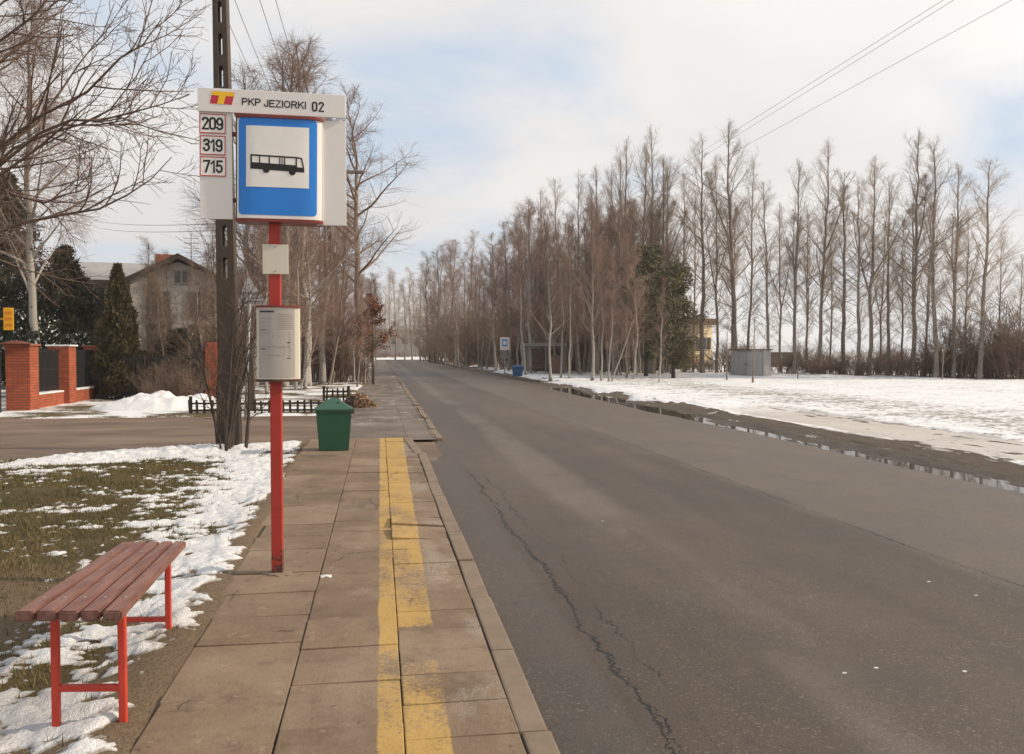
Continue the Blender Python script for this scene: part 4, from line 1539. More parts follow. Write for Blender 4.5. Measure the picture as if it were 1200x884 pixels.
# little clumps on the carriageway and the slabs
def clump(u, v, z, s, label, mat, grp=None, name='snow_clump', cat='snow clump'):
    p = G(u, v, z)
    bm = bmesh.new()
    bmesh.ops.create_icosphere(bm, subdivisions=2, radius=1)
    rr = random.Random(int(u))
    for v_ in bm.verts:
        kx = 1 + .5 * (math.sin(v_.co.x * 5 + u) * math.cos(v_.co.y * 4 + v))
        v_.co = Vector((v_.co.x * s * kx, v_.co.y * s * .7 * kx, v_.co.z * s * .35))
    tag(obj(name, bm, mat, None, p), label, cat, grp)
clump(382, 676, .10, .042, 'small clump of snow lying on the slabs right of the red post', M_snow)
for u, v, l in ((990, 789, 'left of two small snow crumbs lying close together on the asphalt'), (1027, 783, 'right of two small snow crumbs lying close together on the asphalt'),
                (1130, 787, 'small snow crumb on the asphalt near the bottom right'), (1144, 698, 'small snow crumb beside the crack in the right lane'),
                (1088, 682, 'small snow crumb just left of the crack in the right lane'), (706, 611, 'tiny snow crumb in the left lane beside the pale wheel track')):
    clump(u, v, 0, -.0 + .014, l, M_snow, 'snow crumbs on the road')
def leaf_pile(c, r0, n, label):
    rs = np.random.RandomState(7)
    a = rs.rand(n) * 6.28
    rr = r0 * np.sqrt(rs.rand(n))
    P = np.stack([c.x + rr * np.cos(a), c.y + rr * np.sin(a) * .8, .05 + .42 * (1 - (rr / r0) ** 1.5) * rs.rand(n)], -1)
    A = rs.randn(n, 3)
    A /= np.linalg.norm(A, axis=1)[:, None]
    Bv = np.cross(A, rs.randn(n, 3))
    Bv /= np.linalg.norm(Bv, axis=1)[:, None]
    s_ = .06 + .06 * rs.rand(n)[:, None]
    V = np.concatenate([P - A * s_, P + Bv * s_ * .5, P + A * s_, P - Bv * s_ * .5])
    I = np.arange(n)
    tag(obj('leaf_pile', npmesh('leaf_pile', V, np.stack([I, I + n, I + 2 * n, I + 3 * n], -1), False), simple('dead_leaves', (.30, .19, .11), .9, .5, 9)), label, 'leaf pile')
leaf_pile(G(419, 477, .05), .55, 1500, 'heap of pale brown dead leaves at the corner of the picket fence')
# ================================================================== vegetation
def nrm(v):
    return v / np.maximum(np.linalg.norm(v, axis=-1, keepdims=True), 1e-9)
def spawn(P, Rr, n, t0, t1, ang, Lf, k, up, wig, rb, rtip, rng, av=.15, lr=(.65, 1.2)):
    """n child branches on each of the parent paths P (B,K,3); returns their paths and radii"""
    B, K, _ = P.shape
    plen = np.linalg.norm(np.diff(P, axis=1), axis=2).sum(1)[:, None]
    t = t0 + (t1 - t0) * ((np.arange(n)[None] + rng.rand(B, n)) / n)
    f = np.clip(t * (K - 1), 0, K - 1.001)
    i = f.astype(int)
    fr = (f - i)[..., None]
    bi = np.arange(B)[:, None]
    pos = P[bi, i] * (1 - fr) + P[bi, i + 1] * fr
    tan = nrm(P[bi, i + 1] - P[bi, i])
    rad = Rr[bi, i] * (1 - fr[..., 0]) + Rr[bi, i + 1] * fr[..., 0]
    q = rng.randn(B, n, 3)
    q = nrm(q - (q * tan).sum(-1, keepdims=True) * tan)
    a = (ang(t) if callable(ang) else ang) + rng.randn(B, n) * av
    d = np.cos(a)[..., None] * tan + np.sin(a)[..., None] * q
    L = Lf(t, plen) * (lr[0] + (lr[1] - lr[0]) * rng.rand(B, n))
    d, L, pos = d.reshape(-1, 3), L.reshape(-1), pos.reshape(-1, 3)
    r0 = np.minimum(rad.reshape(-1) * .8, rb(L) if callable(rb) else rb)
    out = [pos]
    for j in range(k - 1):
        p = out[-1] + d * (L / (k - 1))[:, None]
        out.append(p)
        d = d + rng.randn(*d.shape) * wig
        d[:, 2] += up
        d = nrm(d)
    s = np.linspace(0, 1, k)[None]
    return np.stack(out, 1), r0[:, None] * (1 - s) + np.minimum(rtip, r0)[:, None] * s
def tubes(P, Rr, s):
    B, K, _ = P.shape
    T = nrm(np.gradient(P, axis=1))
    ref = np.where((np.abs(T[:, :1, 2:]) > .85), np.array([1.0, 0, 0]), np.array([0, 0, 1.0]))
    u = nrm(np.cross(T, np.broadcast_to(ref, T.shape)))
    w_ = np.cross(T, u)
    a = np.arange(s) * 2 * PI / s
    V = P[:, :, None] + Rr[:, :, None, None] * (u[:, :, None] * np.cos(a)[:, None] + w_[:, :, None] * np.sin(a)[:, None])
    I = np.arange(B * K * s).reshape(B, K, s)
    J = np.roll(I, -1, 2)
    Fq = np.stack([I[:, :-1], J[:, :-1], J[:, 1:], I[:, 1:]], -1).reshape(-1, 4)
    return V.reshape(-1, 3), Fq
def merge(parts):
    Vs, Fs, o = [], [], 0
    for V, Fq in parts:
        Vs.append(V)
        Fs.append(Fq + o)
        o += len(V)
    return np.concatenate(Vs), np.concatenate(Fs)
def trunk_path(H, r0, k, rng, wig=.012, lean=(0, 0), rt=.012, flare=1.35):
    z = np.linspace(0, H, k)
    x = np.cumsum(rng.randn(k) * wig * H / 3.5) - 0
    y = np.cumsum(rng.randn(k) * wig * H / 3.5)
    x -= x[0]
    y -= y[0]
    P = np.stack([x + lean[0] * z, y + lean[1] * z, z], -1)[None]
    P[:, 0, 2] -= .15
    r = r0 * (1 - z / H) ** .85 + rt
    r[0] *= flare
    return P, r[None]
def build(kind, seed):
    rng = np.random.RandomState(seed)
    LB = lambda c, m: (lambda L: np.clip(c * L, .006, m))
    if kind == 'poplar':
        H = 16.0
        P, r = trunk_path(H, .115, 16, rng, .009)
        Lp = lambda t, p: H * (.018 + .34 * (1 - t) ** .70 * sst(.04, .45, t))
        l1 = spawn(P, r, 50, .15, .96, lambda t: .98 - .66 * t, Lp, 9, .022, .055, LB(.011, .045), .004, rng, lr=(.35, 1.15))
        T0 = [tubes(P, r, 9)]
        if seed // 100 % 2:     # a forked stem
            ld = spawn(P, r, 2, .26, .55, .34, lambda t, p: H * (.92 - t) * (.75 + .15 * t), 10, .045, .03, .07, .006, rng, lr=(.85, 1.0))
            lm = spawn(*ld, 26, .15, .97, lambda t: .85 - .5 * t, lambda t, p: p * (.03 + .32 * (1 - t) ** .75), 9, .03, .06, LB(.012, .03), .004, rng, lr=(.3, 1.2))
            T0.append(tubes(*ld, 7))
            l1 = (np.concatenate([l1[0], lm[0]]), np.concatenate([l1[1], lm[1]]))
        l2 = spawn(*l1, 10, .22, .98, .62, lambda t, p: p * (.40 - .18 * t), 4, .05, .09, LB(.008, .014), .003, rng)
        l3 = spawn(*l2, 6, .15, .98, .58, lambda t, p: .20 + p * .40 + 0 * t, 3, .04, .13, .0034, .0017, rng)
        return H, merge(T0), merge([tubes(*l1, 5), tubes(*l2, 3), tubes(*l3, 3)])
    if kind == 'birch':
        H = 13.0
        P, r = trunk_path(H, .105, 16, rng, .016)
        l1 = spawn(P, r, 34, .22, .98, lambda t: .80 - .28 * t, lambda t, p: H * (.04 + .24 * (1 - t) ** .8), 7, .08, .08, LB(.014, .045), .005, rng)
        l2 = spawn(*l1, 9, .15, .98, .66, lambda t, p: p * (.46 - .2 * t), 5, .01, .10, LB(.008, .014), .004, rng)
        l3 = spawn(*l2, 8, .1, 1.0, .7, lambda t, p: .35 + p * .34 + 0 * t, 4, -.14, .12, .0042, .0022, rng)
        return H, merge([tubes(P, r, 9), tubes(*l1, 4)]), merge([tubes(*l2, 3), tubes(*l3, 3)])
    if kind == 'thicket':       # slim birch of the crowded grove
        H = 12.0
        P, r = trunk_path(H, .075, 14, rng, .018)
        l1 = spawn(P, r, 40, .20, .985, lambda t: .80 - .30 * t, lambda t, p: H * (.045 + .18 * (1 - t) ** .7), 6, .06, .08, LB(.012, .03), .005, rng)
        l2 = spawn(*l1, 8, .12, .98, .70, lambda t, p: p * (.50 - .2 * t), 4, .03, .11, LB(.008, .012), .0035, rng)
        l3 = spawn(*l2, 8, .1, 1.0, .72, lambda t, p: .22 + p * .40 + 0 * t, 3, -.02, .15, .0038, .0020, rng)
        return H, merge([tubes(P, r, 7)]), merge([tubes(*l1, 4), tubes(*l2, 3), tubes(*l3, 3)])
    if kind == 'weeping':       # open white birch with long hanging twigs
        H = 13.0
        P, r = trunk_path(H, .135, 16, rng, .016)
        l1 = spawn(P, r, 26, .24, .97, lambda t: .78 - .30 * t, lambda t, p: H * (.05 + .30 * (1 - t) ** .8), 9, .05, .07, LB(.016, .06), .006, rng)
        l2 = spawn(*l1, 9, .2, .98, .7, lambda t, p: p * (.40 - .18 * t), 5, -.02, .1, LB(.008, .014), .004, rng)
        l3 = spawn(*l2, 8, .1, 1.0, .8, lambda t, p: .55 + p * .5 + 0 * t, 6, -.30, .09, .0045, .0028, rng)
        l4 = spawn(*l3, 3, .2, .9, .5, lambda t, p: .25 + p * .3 + 0 * t, 3, -.2, .1, .0035, .0024, rng)
        return H, merge([tubes(P, r, 9), tubes(*l1, 5)]), merge([tubes(*l2, 3), tubes(*l3, 3), tubes(*l4, 3)])
    if kind == 'broad':         # the big roadside tree
        H = 15.0
        P, r = trunk_path(H, .16, 18, rng, .014, (.03, 0))
        l1 = spawn(P, r, 36, .34, .98, lambda t: 1.12 - .42 * t, lambda t, p: H * (.05 + .44 * (1 - t) ** .9 * sst(.2, .42, t)), 10, .045, .08, LB(.016, .075), .006, rng)
        l2 = spawn(*l1, 11, .2, .98, .75, lambda t, p: p * (.40 - .18 * t), 5, .05, .12, LB(.010, .022), .004, rng)
        l3 = spawn(*l2, 8, .1, 1.0, .7, lambda t, p: .2 + p * .35 + 0 * t, 4, .03, .15, .0052, .0030, rng)
        return H, merge([tubes(P, r, 11)]), merge([tubes(*l1, 6), tubes(*l2, 4), tubes(*l3, 3)])
    if kind == 'sapling':
        H = 4.0
        P, r = trunk_path(H, .045, 8, rng, .02)
        l1 = spawn(P, r, 16, .35, .97, .8, lambda t, p: H * (.05 + .26 * (1 - t)), 5, .08, .1, LB(.014, .02), .004, rng)
        l2 = spawn(*l1, 6, .2, 1, .7, lambda t, p: p * .38 + 0 * t, 4, .04, .12, .006, .003, rng)
        return H, merge([tubes(P, r, 6)]), merge([tubes(*l1, 4), tubes(*l2, 3)])
def shrub(seed, H=2.0, stems=14, spread=.55, dens=1.0):
    rng = np.random.RandomState(seed)
    k = 6
    a = rng.rand(stems) * 6.28
    d = np.stack([np.cos(a) * spread * rng.rand(stems), np.sin(a) * spread * rng.rand(stems), np.ones(stems)], -1)
    p = np.stack([np.cos(a) * .12 * H * rng.rand(stems), np.sin(a) * .12 * H * rng.rand(stems), np.full(stems, -.1)], -1)
    L = H * (.6 + .45 * rng.rand(stems))
    out = [p]
    d = nrm(d)
    for j in range(k - 1):
        out.append(out[-1] + d * (L / (k - 1))[:, None])
        d = nrm(d + rng.randn(*d.shape) * .14)
    P = np.stack(out, 1)
    s = np.linspace(0, 1, k)[None]
    r = (.016 * H / 2 * (.6 + .6 * rng.rand(stems)))[:, None] * (1 - s) + .005
    l2 = spawn(P, r, int(8 * dens), .15, .98, .6, lambda t, pl: pl * (.42 - .2 * t), 4, .05, .13, .009, .004, rng)
    l3 = spawn(*l2, int(7 * dens), .1, 1, .65, lambda t, pl: .1 + pl * .42 + 0 * t, 3, .02, .16, .0055, .003, rng)
    return merge([tubes(P, r, 5)]), merge([tubes(*l2, 3), tubes(*l3, 3)])
def leaves(P, Dr, ln, wd, rng):
    """rhombic leaves or sprays at points P pointing along Dr"""
    n = len(P)
    Dr = nrm(Dr)
    q = nrm(np.cross(Dr, rng.randn(n, 3)))
    ln = np.asarray(ln).reshape(-1, 1)
    wd = np.asarray(wd).reshape(-1, 1)
    V = np.concatenate([P, P + Dr * ln * .5 + q * wd, P + Dr * ln, P + Dr * ln * .5 - q * wd])
    I = np.arange(n)
    return V, np.stack([I, I + n, I + 2 * n, I + 3 * n], -1)

def mat_bark(name, lo, hi, sc=2.2):
    m = Mat(name, 0.9, 0.2).pos(True)
    n = m.noise(sc, 5, .65, m.vec(m.x * 5, m.y * 5, m.z))
    f = m.noise(30, 3, .7)
    c = m.scale(m.mix(n.ss(.3, .7), lo, hi), m.rnd() * .35 + .82)
    return m.set(c, .9, n + f * .4, .02, .8)
def mat_birch():
    m = Mat('birch_bark', 0.75, 0.25).pos(True)
    ring = m.noise(3.2, 4, .7, m.vec(m.x * 2, m.y * 2, m.z * 4.5))
    foot = m.noise(2.0, 4, .6) * 1.6 + m.z * -0.9
    c = m.mix(ring.ss(.58, .66), (0.50, 0.455, 0.395), (0.06, 0.05, 0.045))
    c = m.mix(foot.ss(.55, .8) * .8, c, (0.085, 0.07, 0.06))
    c = m.mix((m.z + m.noise(.8, 3) * 3.0).ss(7.0, 10.5) * .85, c, (0.15, 0.11, 0.09))
    c = m.scale(c, m.rnd() * .45 + .5)
    return m.set(c, .75, ring, .01, .5)
M_bark = mat_bark('grey_brown_bark', (0.155, 0.125, 0.102), (0.290, 0.240, 0.195))
M_bark2 = mat_bark('dark_bark', (0.040, 0.031, 0.026), (0.105, 0.080, 0.065))
M_birch = mat_birch()
def mat_twig(name, lo, hi):
    m = Mat(name, 0.8, 0.15).pos(True)
    return m.set(m.scale(m.mix(m.noise(.35, 3).ss(.35, .65), lo, hi), m.rnd() * .4 + .8), .8)
M_twig = mat_twig('poplar_twigs', (0.300, 0.235, 0.185), (0.390, 0.310, 0.245))
M_btwig = mat_twig('birch_twigs', (0.220, 0.145, 0.110), (0.300, 0.205, 0.160))
M_dtwig = mat_twig('dark_twigs', (0.085, 0.060, 0.046), (0.140, 0.100, 0.076))
M_stwig = mat_twig('shrub_twigs', (0.175, 0.118, 0.088), (0.250, 0.175, 0.130))
MATS = dict(poplar=(M_bark, M_twig), birch=(M_birch, M_btwig), thicket=(M_birch, M_btwig), broad=(M_bark, M_stwig), sapling=(M_bark, M_twig), weeping=(M_birch, M_btwig))
PROTO = {}
def proto(kind, i):
    if (kind, i) not in PROTO:
        H, t, c = build(kind, 100 * i + len(kind) * 7 + 3)
        PROTO[(kind, i)] = (H, npmesh(kind + '_trunk', *t), npmesh(kind + '_crown', *c))
    return PROTO[(kind, i)]
NAMES = dict(poplar='poplar_tree', birch='birch_tree', thicket='birch_tree', broad='roadside_tree', sapling='young_tree', weeping='birch_tree')
rt = random.Random(11)
ROOTS = {}
def tree(kind, i, u, vb, vt, label, group=None, lean=(0, 0), rz=None, mats=None, wide=1.0, z=.08, base=None, name=None):
    g = G(u, vb, z) if base is None else Vector(base)
    d = depth_of(g)
    Ht = (412 - vt) * d / 1000 + 1.62
    H, tm, cm = proto(kind, i)
    s = Ht / H
    rz = rt.uniform(0, 6.28) if rz is None else rz
    key = (kind, i, mats)
    if key in ROOTS:
        r = dup(ROOTS[key], g, None, None, label)
    else:
        r = empty(name or NAMES[kind], g, 0, label, 'tree', group)
        mt = mats or MATS[kind]
        for nme, me, mm in (('trunk', tm, mt[0]), ('crown', cm, mt[1])):
            if me.users:
                me = me.copy()
            obj(nme, me, mm, r)
        ROOTS[key] = r
    if name:
        r.name = name
    r['group'] = group or label
    if not group:
        del r['group']
    r.scale = (s * wide, s * wide, s)
    r.rotation_euler = (lean[1], lean[0], 0)
    r.rotation_euler = (Matrix.Rotation(lean[0], 3, 'Y') @ Matrix.Rotation(rz, 3, 'Z')).to_euler()
    return r
# ---- tall poplars behind the field, right half
PG = 'tall bare poplars lined up behind the snowy field'
front = [(823, 438, 165, 0, 'tall poplar just right of the dark pine with its trunk before the yellow house'),
         (863, 439, 145, 1, 'tallest poplar rising straight behind the left half of the metal shed'),
         (901, 440, 215, 2, 'slim shorter poplar directly right of the metal shed'),
         (930, 440, 190, 3, 'poplar rising in front of the snowy-roofed storage building'),
         (959, 440, 168, 1, 'thick trunked evenly branched poplar second right of the storage building'),
         (988, 440, 205, 2, 'thin straight poplar between the thick poplar and the close pair'),
         (1006, 441, 215, 0, 'left poplar of a close pair behind the middle of the hedge'),
         (1018, 441, 188, 3, 'taller right poplar of a close pair behind the middle of the hedge'),
         (1041, 441, 205, 2, 'slender poplar between the close pair and the very tall dense poplar'),
         (1070, 442, 158, 1, 'very tall dense poplar fourth from the right end of the row'),
         (1097, 443, 168, 0, 'broad forked poplar third from the right end of the row'),
         (1117, 443, 195, 3, 'poplar next to last at the right end of the row'),
         (1148, 444, 188, 2, 'leaning last big poplar at the right end of the row')]
for u, vb, vt, i, l in front:
    tree('poplar', i, u, vb, vt, l, PG, wide=rt.uniform(1.1, 1.45), lean=(rt.gauss(0, .012) + (.05 if u == 1148 else 0), 0))
BG = 'slim bare poplars standing behind the front row'
for u, vb, vt in ((783, 437, 185), (803, 437, 205), (840, 438, 188), (876, 438, 192), (915, 438, 240), (945, 438, 246),
                  (1030, 439, 262), (1057, 440, 258), (1084, 441, 244), (1130, 441, 252), (1170, 443, 272), (1192, 444, 300), (812, 436, 225), (857, 437, 240), (973, 439, 262)):
    tree('poplar', rt.randrange(4), u, vb, vt, 'slim bare poplar standing in the second rank behind the front poplars', BG, wide=rt.uniform(.85, 1.1), lean=(rt.gauss(0, .02), 0))
TG = 'tall bare poplars towering over the birch grove'
for u, vb, vt in ((761, 438, 152), (746, 437, 172), (731, 437, 166), (712, 436, 184), (696, 436, 198), (676, 436, 206), (655, 435, 212), (775, 438, 186), (722, 436, 200), (636, 434, 226), (686, 436, 222)):
    tree('poplar', rt.randrange(4), u, vb, vt, 'tall bare poplar towering over the crowded birch grove left of the pine', TG, wide=rt.uniform(.95, 1.2), lean=(rt.gauss(0, .02), 0))
# ---- birch grove beyond the road
GG = 'front birches of the grove across the road'
for (k, i, u, vb, vt, l, ln) in (
        ('birch', 0, 645, 445.5, 252, 'sunlit white birch standing alone at the front right of the blue bin', -.03),
        ('thicket', 0, 657, 443, 265, 'first thin birch right of the lone sunlit birch', -.01),
        ('thicket', 1, 667, 444, 275, 'second thin birch right of the lone sunlit birch, close beside the first', -.02),
        ('birch', 1, 694, 446, 236, 'dark footed birch with snow at its base in the middle of the grove', 0),
        ('thicket', 2, 704, 446.5, 285, 'straight pale thin birch just right of the dark footed birch', .0),
        ('thicket', 0, 713, 447, 300, 'upright stem of the two birches springing from one root', .03),
        ('thicket', 1, 717, 447, 318, 'birch leaning far to the right from a shared root left of the pine', .30),
        ('thicket', 2, 743, 444, 290, 'dark slender birch in the shade left of the pine', .0),
        ('thicket', 1, 734, 443, 280, 'second dark slender birch in the shade left of the pine', .03),
        ('thicket', 0, 772, 449, 330, 'dark thin tree standing out in the snow before the pine', .06),
        ('thicket', 2, 616, 439.5, 262, 'leaning pale birch directly right behind the blue bin', -.05),
        ('birch', 2, 622, 438, 236, 'bushy red-brown birch rising behind the bus shelter', -.02)):
    tree(k, i, u, vb, vt, l, GG, lean=(ln, 0), z=.10)
env = ([495, 520, 545, 580, 600, 622, 655, 700, 760, 800], [318, 292, 268, 276, 250, 240, 250, 250, 240, 262])
FGp = 'thin bare birches crowding the grove beyond the road'
for j in range(72):
    u = 505 + (790 - 505) * (j + rt.random()) / 72
    vb = np.interp(u, [505, 560, 620, 680, 790], [424.5, 431, 436, 438.5, 439]) + rt.uniform(-3.0, 1.6)
    vt = np.interp(u, *env) + rt.uniform(-4, 55)
    tree('birch' if rt.random() < .35 else 'thicket', rt.randrange(3), u, vb, vt, 'thin bare birch among the crowded trunks of the grove beyond the road', FGp, lean=(rt.gauss(0, .05), 0), wide=rt.uniform(1.0, 1.35), mats=(M_birch, M_btwig) if rt.random() < .3 else (M_bark, M_btwig))
# ---- trees at the end of the road
EG = 'distant bare trees at the far end of the road'
for u, vb, vt in ((434, 426, 322), (510, 425, 292), (504, 424, 300)):
    tree('thicket', rt.randrange(3), u, vb, vt, 'bare tree flanking the far end of the road before the pale building', 'bare trees flanking the road end', wide=1.3, mats=(M_bark2, M_dtwig))
for u, vb, vt in ((440, 422, 325), (463, 422, 322), (474, 422.5, 330), (493, 423, 312), (483, 422, 318), (446, 420.5, 345), (458, 421, 318), (468, 420.5, 335), (478, 420.5, 352), (487, 420.5, 330), (497, 421, 322), (505, 422.5, 312), (452, 421, 350)):
    tree('thicket', rt.randrange(3), u, vb, vt, 'small distant bare tree before the pale building at the far end of the road', EG, wide=1.2, mats=(M_bark, M_twig))
# ---- left side
LG = 'bare birches behind the picket fence lawn'
for (k, i, u, vb, vt, l, ln) in (
        ('birch', 2, 343, 452, 52, 'tall birch whose reddish crown rises above the bus stop sign', .0),
        ('birch', 1, 300, 452, 84, 'tall birch with a loose crown rising left above the name board', -.02),
        ('birch', 0, 378, 450, 128, 'birch rising behind the right white board of the sign', .02),
        ('birch', 2, 326, 453, 74, 'birch crown filling the sky just above the left end of the name board', .0),
        ('birch', 0, 360, 453, 70, 'birch crown filling the sky above the right end of the name board', .0),
        ('birch', 1, 334, 454, 60, 'slightly shorter birch tangled into the tall reddish crown above the sign', .02),
        ('thicket', 0, 313, 462, 190, 'pale straight birch trunk seen between the concrete pole and the red post', .0),
        ('thicket', 1, 347, 458, 200, 'pale birch trunk standing just right of the timetable case', -.01),
        ('thicket', 2, 357, 456, 190, 'second pale birch trunk right of the timetable case, slightly leaning', .02),
        ('thicket', 0, 352, 458, 330, 'birch leaning strongly to the right behind the picket lawn', .26),
        ('thicket', 1, 401, 448, 300, 'thin pole-like birch just left of the big roadside tree', .08)):
    tree(k, i, u, vb, vt, l, LG, lean=(ln, 0), wide=1.3 if k == 'birch' else 1.0)
tree('broad', 0, 421, 447, 112, 'big dark roadside tree with spreading limbs beside the footpath', None, rz=2.2, wide=1.3, lean=(.02, 0), z=.06)
tree('thicket', 2, 430, 447, 330, 'slim pale stem standing right against the big roadside tree', None, lean=(.02, 0))
WG = 'bare young trees thick between the house and the footpath'
for j in range(34):
    u = 275 + (440 - 275) * (j + rt.random()) / 34
    vb = rt.uniform(440, 455)
    vt = rt.uniform(215, 335) if u < 405 else rt.uniform(320, 370)
    tree('birch' if rt.random() < .3 else 'thicket', rt.randrange(3), u, vb, vt, 'bare young tree among the dense stems right of the grey house', WG, lean=(rt.gauss(0, .06), 0), wide=1.15, mats=(M_birch, M_btwig) if rt.random() < .25 else (M_bark, M_btwig))
HG = 'bare garden trees in front of the grey house'
for u, vb, vt in ((168, 463, 300), (183, 462, 285), (200, 464, 330), (213, 462, 300), (228, 463, 318), (243, 462, 290), (257, 460, 270), (192, 467, 325), (221, 466, 335), (236, 467, 310)):
    tree('thicket', rt.randrange(3), u, vb, vt, 'bare garden tree standing in front of the grey house gable', HG, lean=(rt.gauss(0, .08), 0), wide=1.25, mats=(M_bark, M_stwig))
tree('weeping', 1, 47, 452, 12, 'white forked birch behind the brick fence with drooping twigs', None, rz=.6, wide=1.0, base=tuple(G(47, 467, .05)))
for u, vb, vt, l in ((852, 446, 384, 'thin sapling standing in the snow just left of the metal shed'), (882, 448, 372, 'pale sapling standing in the snow in front of the metal shed'),
                  (935, 443.5, 398, 'small sapling with bare arms in the snow right of the metal shed'), (1104, 445, 398, 'small forked pale sapling at the hedge below the broad poplar')):
    tree('sapling', int(u) % 2, u, vb, vt, l, 'saplings at the edge of the snowy field')
# ---- shrubs
SP = []
for i in range(4):
    t, c = shrub(40 + i, 2.2, 16, .75)
    SP.append((npmesh('shrub_stems', *t), npmesh('shrub_twigs', *c)))
SROOT = {}
def bush(i, u, vb, hpx, label, group, wide=1.0, z=.08, mat=None, depthy=0.0):
    g = G(u, vb, z)
    g.y += depthy
    s = hpx * depth_of(g) / 1000 / 2.2
    key = (i, mat)
    if key in SROOT:
        r = dup(SROOT[key], g, rt.uniform(0, 6.28), (s * wide, s * wide, s), label)
    else:
        r = empty('shrub', g, 0, label, 'shrub', group)
        a, b = SP[i]
        if a.users:
            a, b = a.copy(), b.copy()
        obj('stem', a, mat or M_stwig, r)
        obj('twig', b, mat or M_stwig, r)
        r.scale = (s * wide, s * wide, s)
        SROOT[key] = r
    r['group'] = group
    return r
for j in range(66):
    u = 806 + (1215 - 806) * (j + rt.random()) / 66
    vb = np.interp(u, [800, 900, 1200], [437, 439.5, 443.5]) + rt.uniform(-1.5, .4)
    if 795 < u < 945 and j % 2:
        continue
    bush(rt.randrange(4), u, vb, rt.choice((16, 20, 25, 30, 38)) * rt.uniform(.85, 1.15) * (1.4 if u > 1150 else 1), 'brown leafless shrub in the hedge along the far edge of the field', 'shrubs of the hedge behind the field', rt.uniform(1.2, 1.8))
for u, vb, h in ((1165, 443, 95), (1190, 443, 105), (1128, 443, 70), (1098, 442, 75), (1200, 444, 80), (1178, 444, 60)):
    bush(rt.randrange(4), u, vb, h, 'big tangled shrub rising above the hedge at the right end', 'tall shrubs at the right end of the hedge', 1.0)
for j in range(64):
    u = 500 + (800 - 500) * (j + rt.random()) / 64
    vb = np.interp(u, [505, 560, 620, 680, 800], [424, 430.5, 434, 436, 436.5]) - rt.uniform(0, 2.5)
    bush(rt.randrange(4), u, vb, rt.uniform(24, 75), 'leafless undershrub among the trunks of the birch grove', 'undershrubs in the birch grove', 1.3)
for j in range(34):
    u = 150 + (425 - 150) * (j + rt.random()) / 34
    if u < 265 and j % 2:
        continue
    vb = rt.uniform(452, 464) if u < 270 else rt.uniform(442, 449)
    bush(rt.randrange(4), u, vb, rt.uniform(40, 100) if u < 400 else rt.uniform(20, 45), 'dense leafless shrub behind the picket fence and in front of the house', 'leafless shrubs of the left gardens', 1.1, mat=M_dtwig if rt.random() < .3 else None)
# the bare shrub that grows round the foot of the concrete pole
g = pbase + Vector((-.06, -.30, -.03))
rng = np.random.RandomState(71)
t, c = shrub(71, 3.3, 9, .34, .9)
r = empty('shrub', g, 0, 'tangled bare shrub growing up round the foot of the dark concrete pole', 'shrub')
obj('stem', npmesh('shrub_stems', *t), M_bark2, r)
obj('twig', npmesh('shrub_twigs', *c), M_dtwig, r)
# ---- evergreens
def mat_leaf(name, lo, hi, sc=1.2):
    m = Mat(name, 0.7, 0.25).pos(True)
    n = m.noise(sc, 4, .6)
    f = m.noise(14, 2, .6)
    return m.set(m.scale(m.mix(n.ss(.35, .65), lo, hi), f * .8 + .6), .7)
M_thuja = mat_leaf('cypress_foliage', (0.050, 0.044, 0.019), (0.105, 0.082, 0.038))
M_spruce = mat_leaf('spruce_needles', (0.018, 0.020, 0.009), (0.046, 0.045, 0.020))
M_pine = mat_leaf('pine_needles', (0.070, 0.066, 0.030), (0.150, 0.135, 0.068), .8)
M_russet = mat_leaf('russet_leaves', (0.15, 0.055, 0.030), (0.27, 0.115, 0.060), 2.0)
def thuja(u, vb, vt, label, wpx):
    g = G(u, vb, .06)
    d = depth_of(g)
    H, Rw = (vb - vt) * d / 1000, wpx * d / 2000
    rng = np.random.RandomState(int(u))
    n = 16000
    z = rng.rand(n) ** 1.25
    prof = np.sin(np.clip((z * .93 + .07), 0, 1) ** .62 * PI) ** .8 * (1 - .35 * z)
    a = rng.rand(n) * 6.283
    lob = .50 + .55 * vnoise(a * 2.5 + 3, z * 11, 5) + .3 * vnoise(a * 6 + 9, z * 26, 6)
    rr = Rw * prof * lob * (1 - .35 * rng.rand(n) ** 2)
    P = np.stack([np.cos(a) * rr, np.sin(a) * rr, .1 + z * H * .94], -1)
    Dr = np.stack([np.cos(a) * .45, np.sin(a) * .45, np.full(n, 1.0)], -1) + rng.randn(n, 3) * .35
    r = empty('cypress_tree', g, 0, label, 'tree')
    obj('crown', npmesh('cypress', *leaves(P, Dr, .10 + .14 * rng.rand(n), .022 + .03 * rng.rand(n), rng), False), M_thuja, r)
    Pt, rr_ = trunk_path(H * .8, .09, 6, rng, .003)
    obj('trunk', npmesh('cypress_trunk', *tubes(Pt, rr_, 7)), M_bark2, r)
    return r
thuja(140, 468, 308, 'tall olive brown cypress shaped like a cone beside the brick fence', 54)
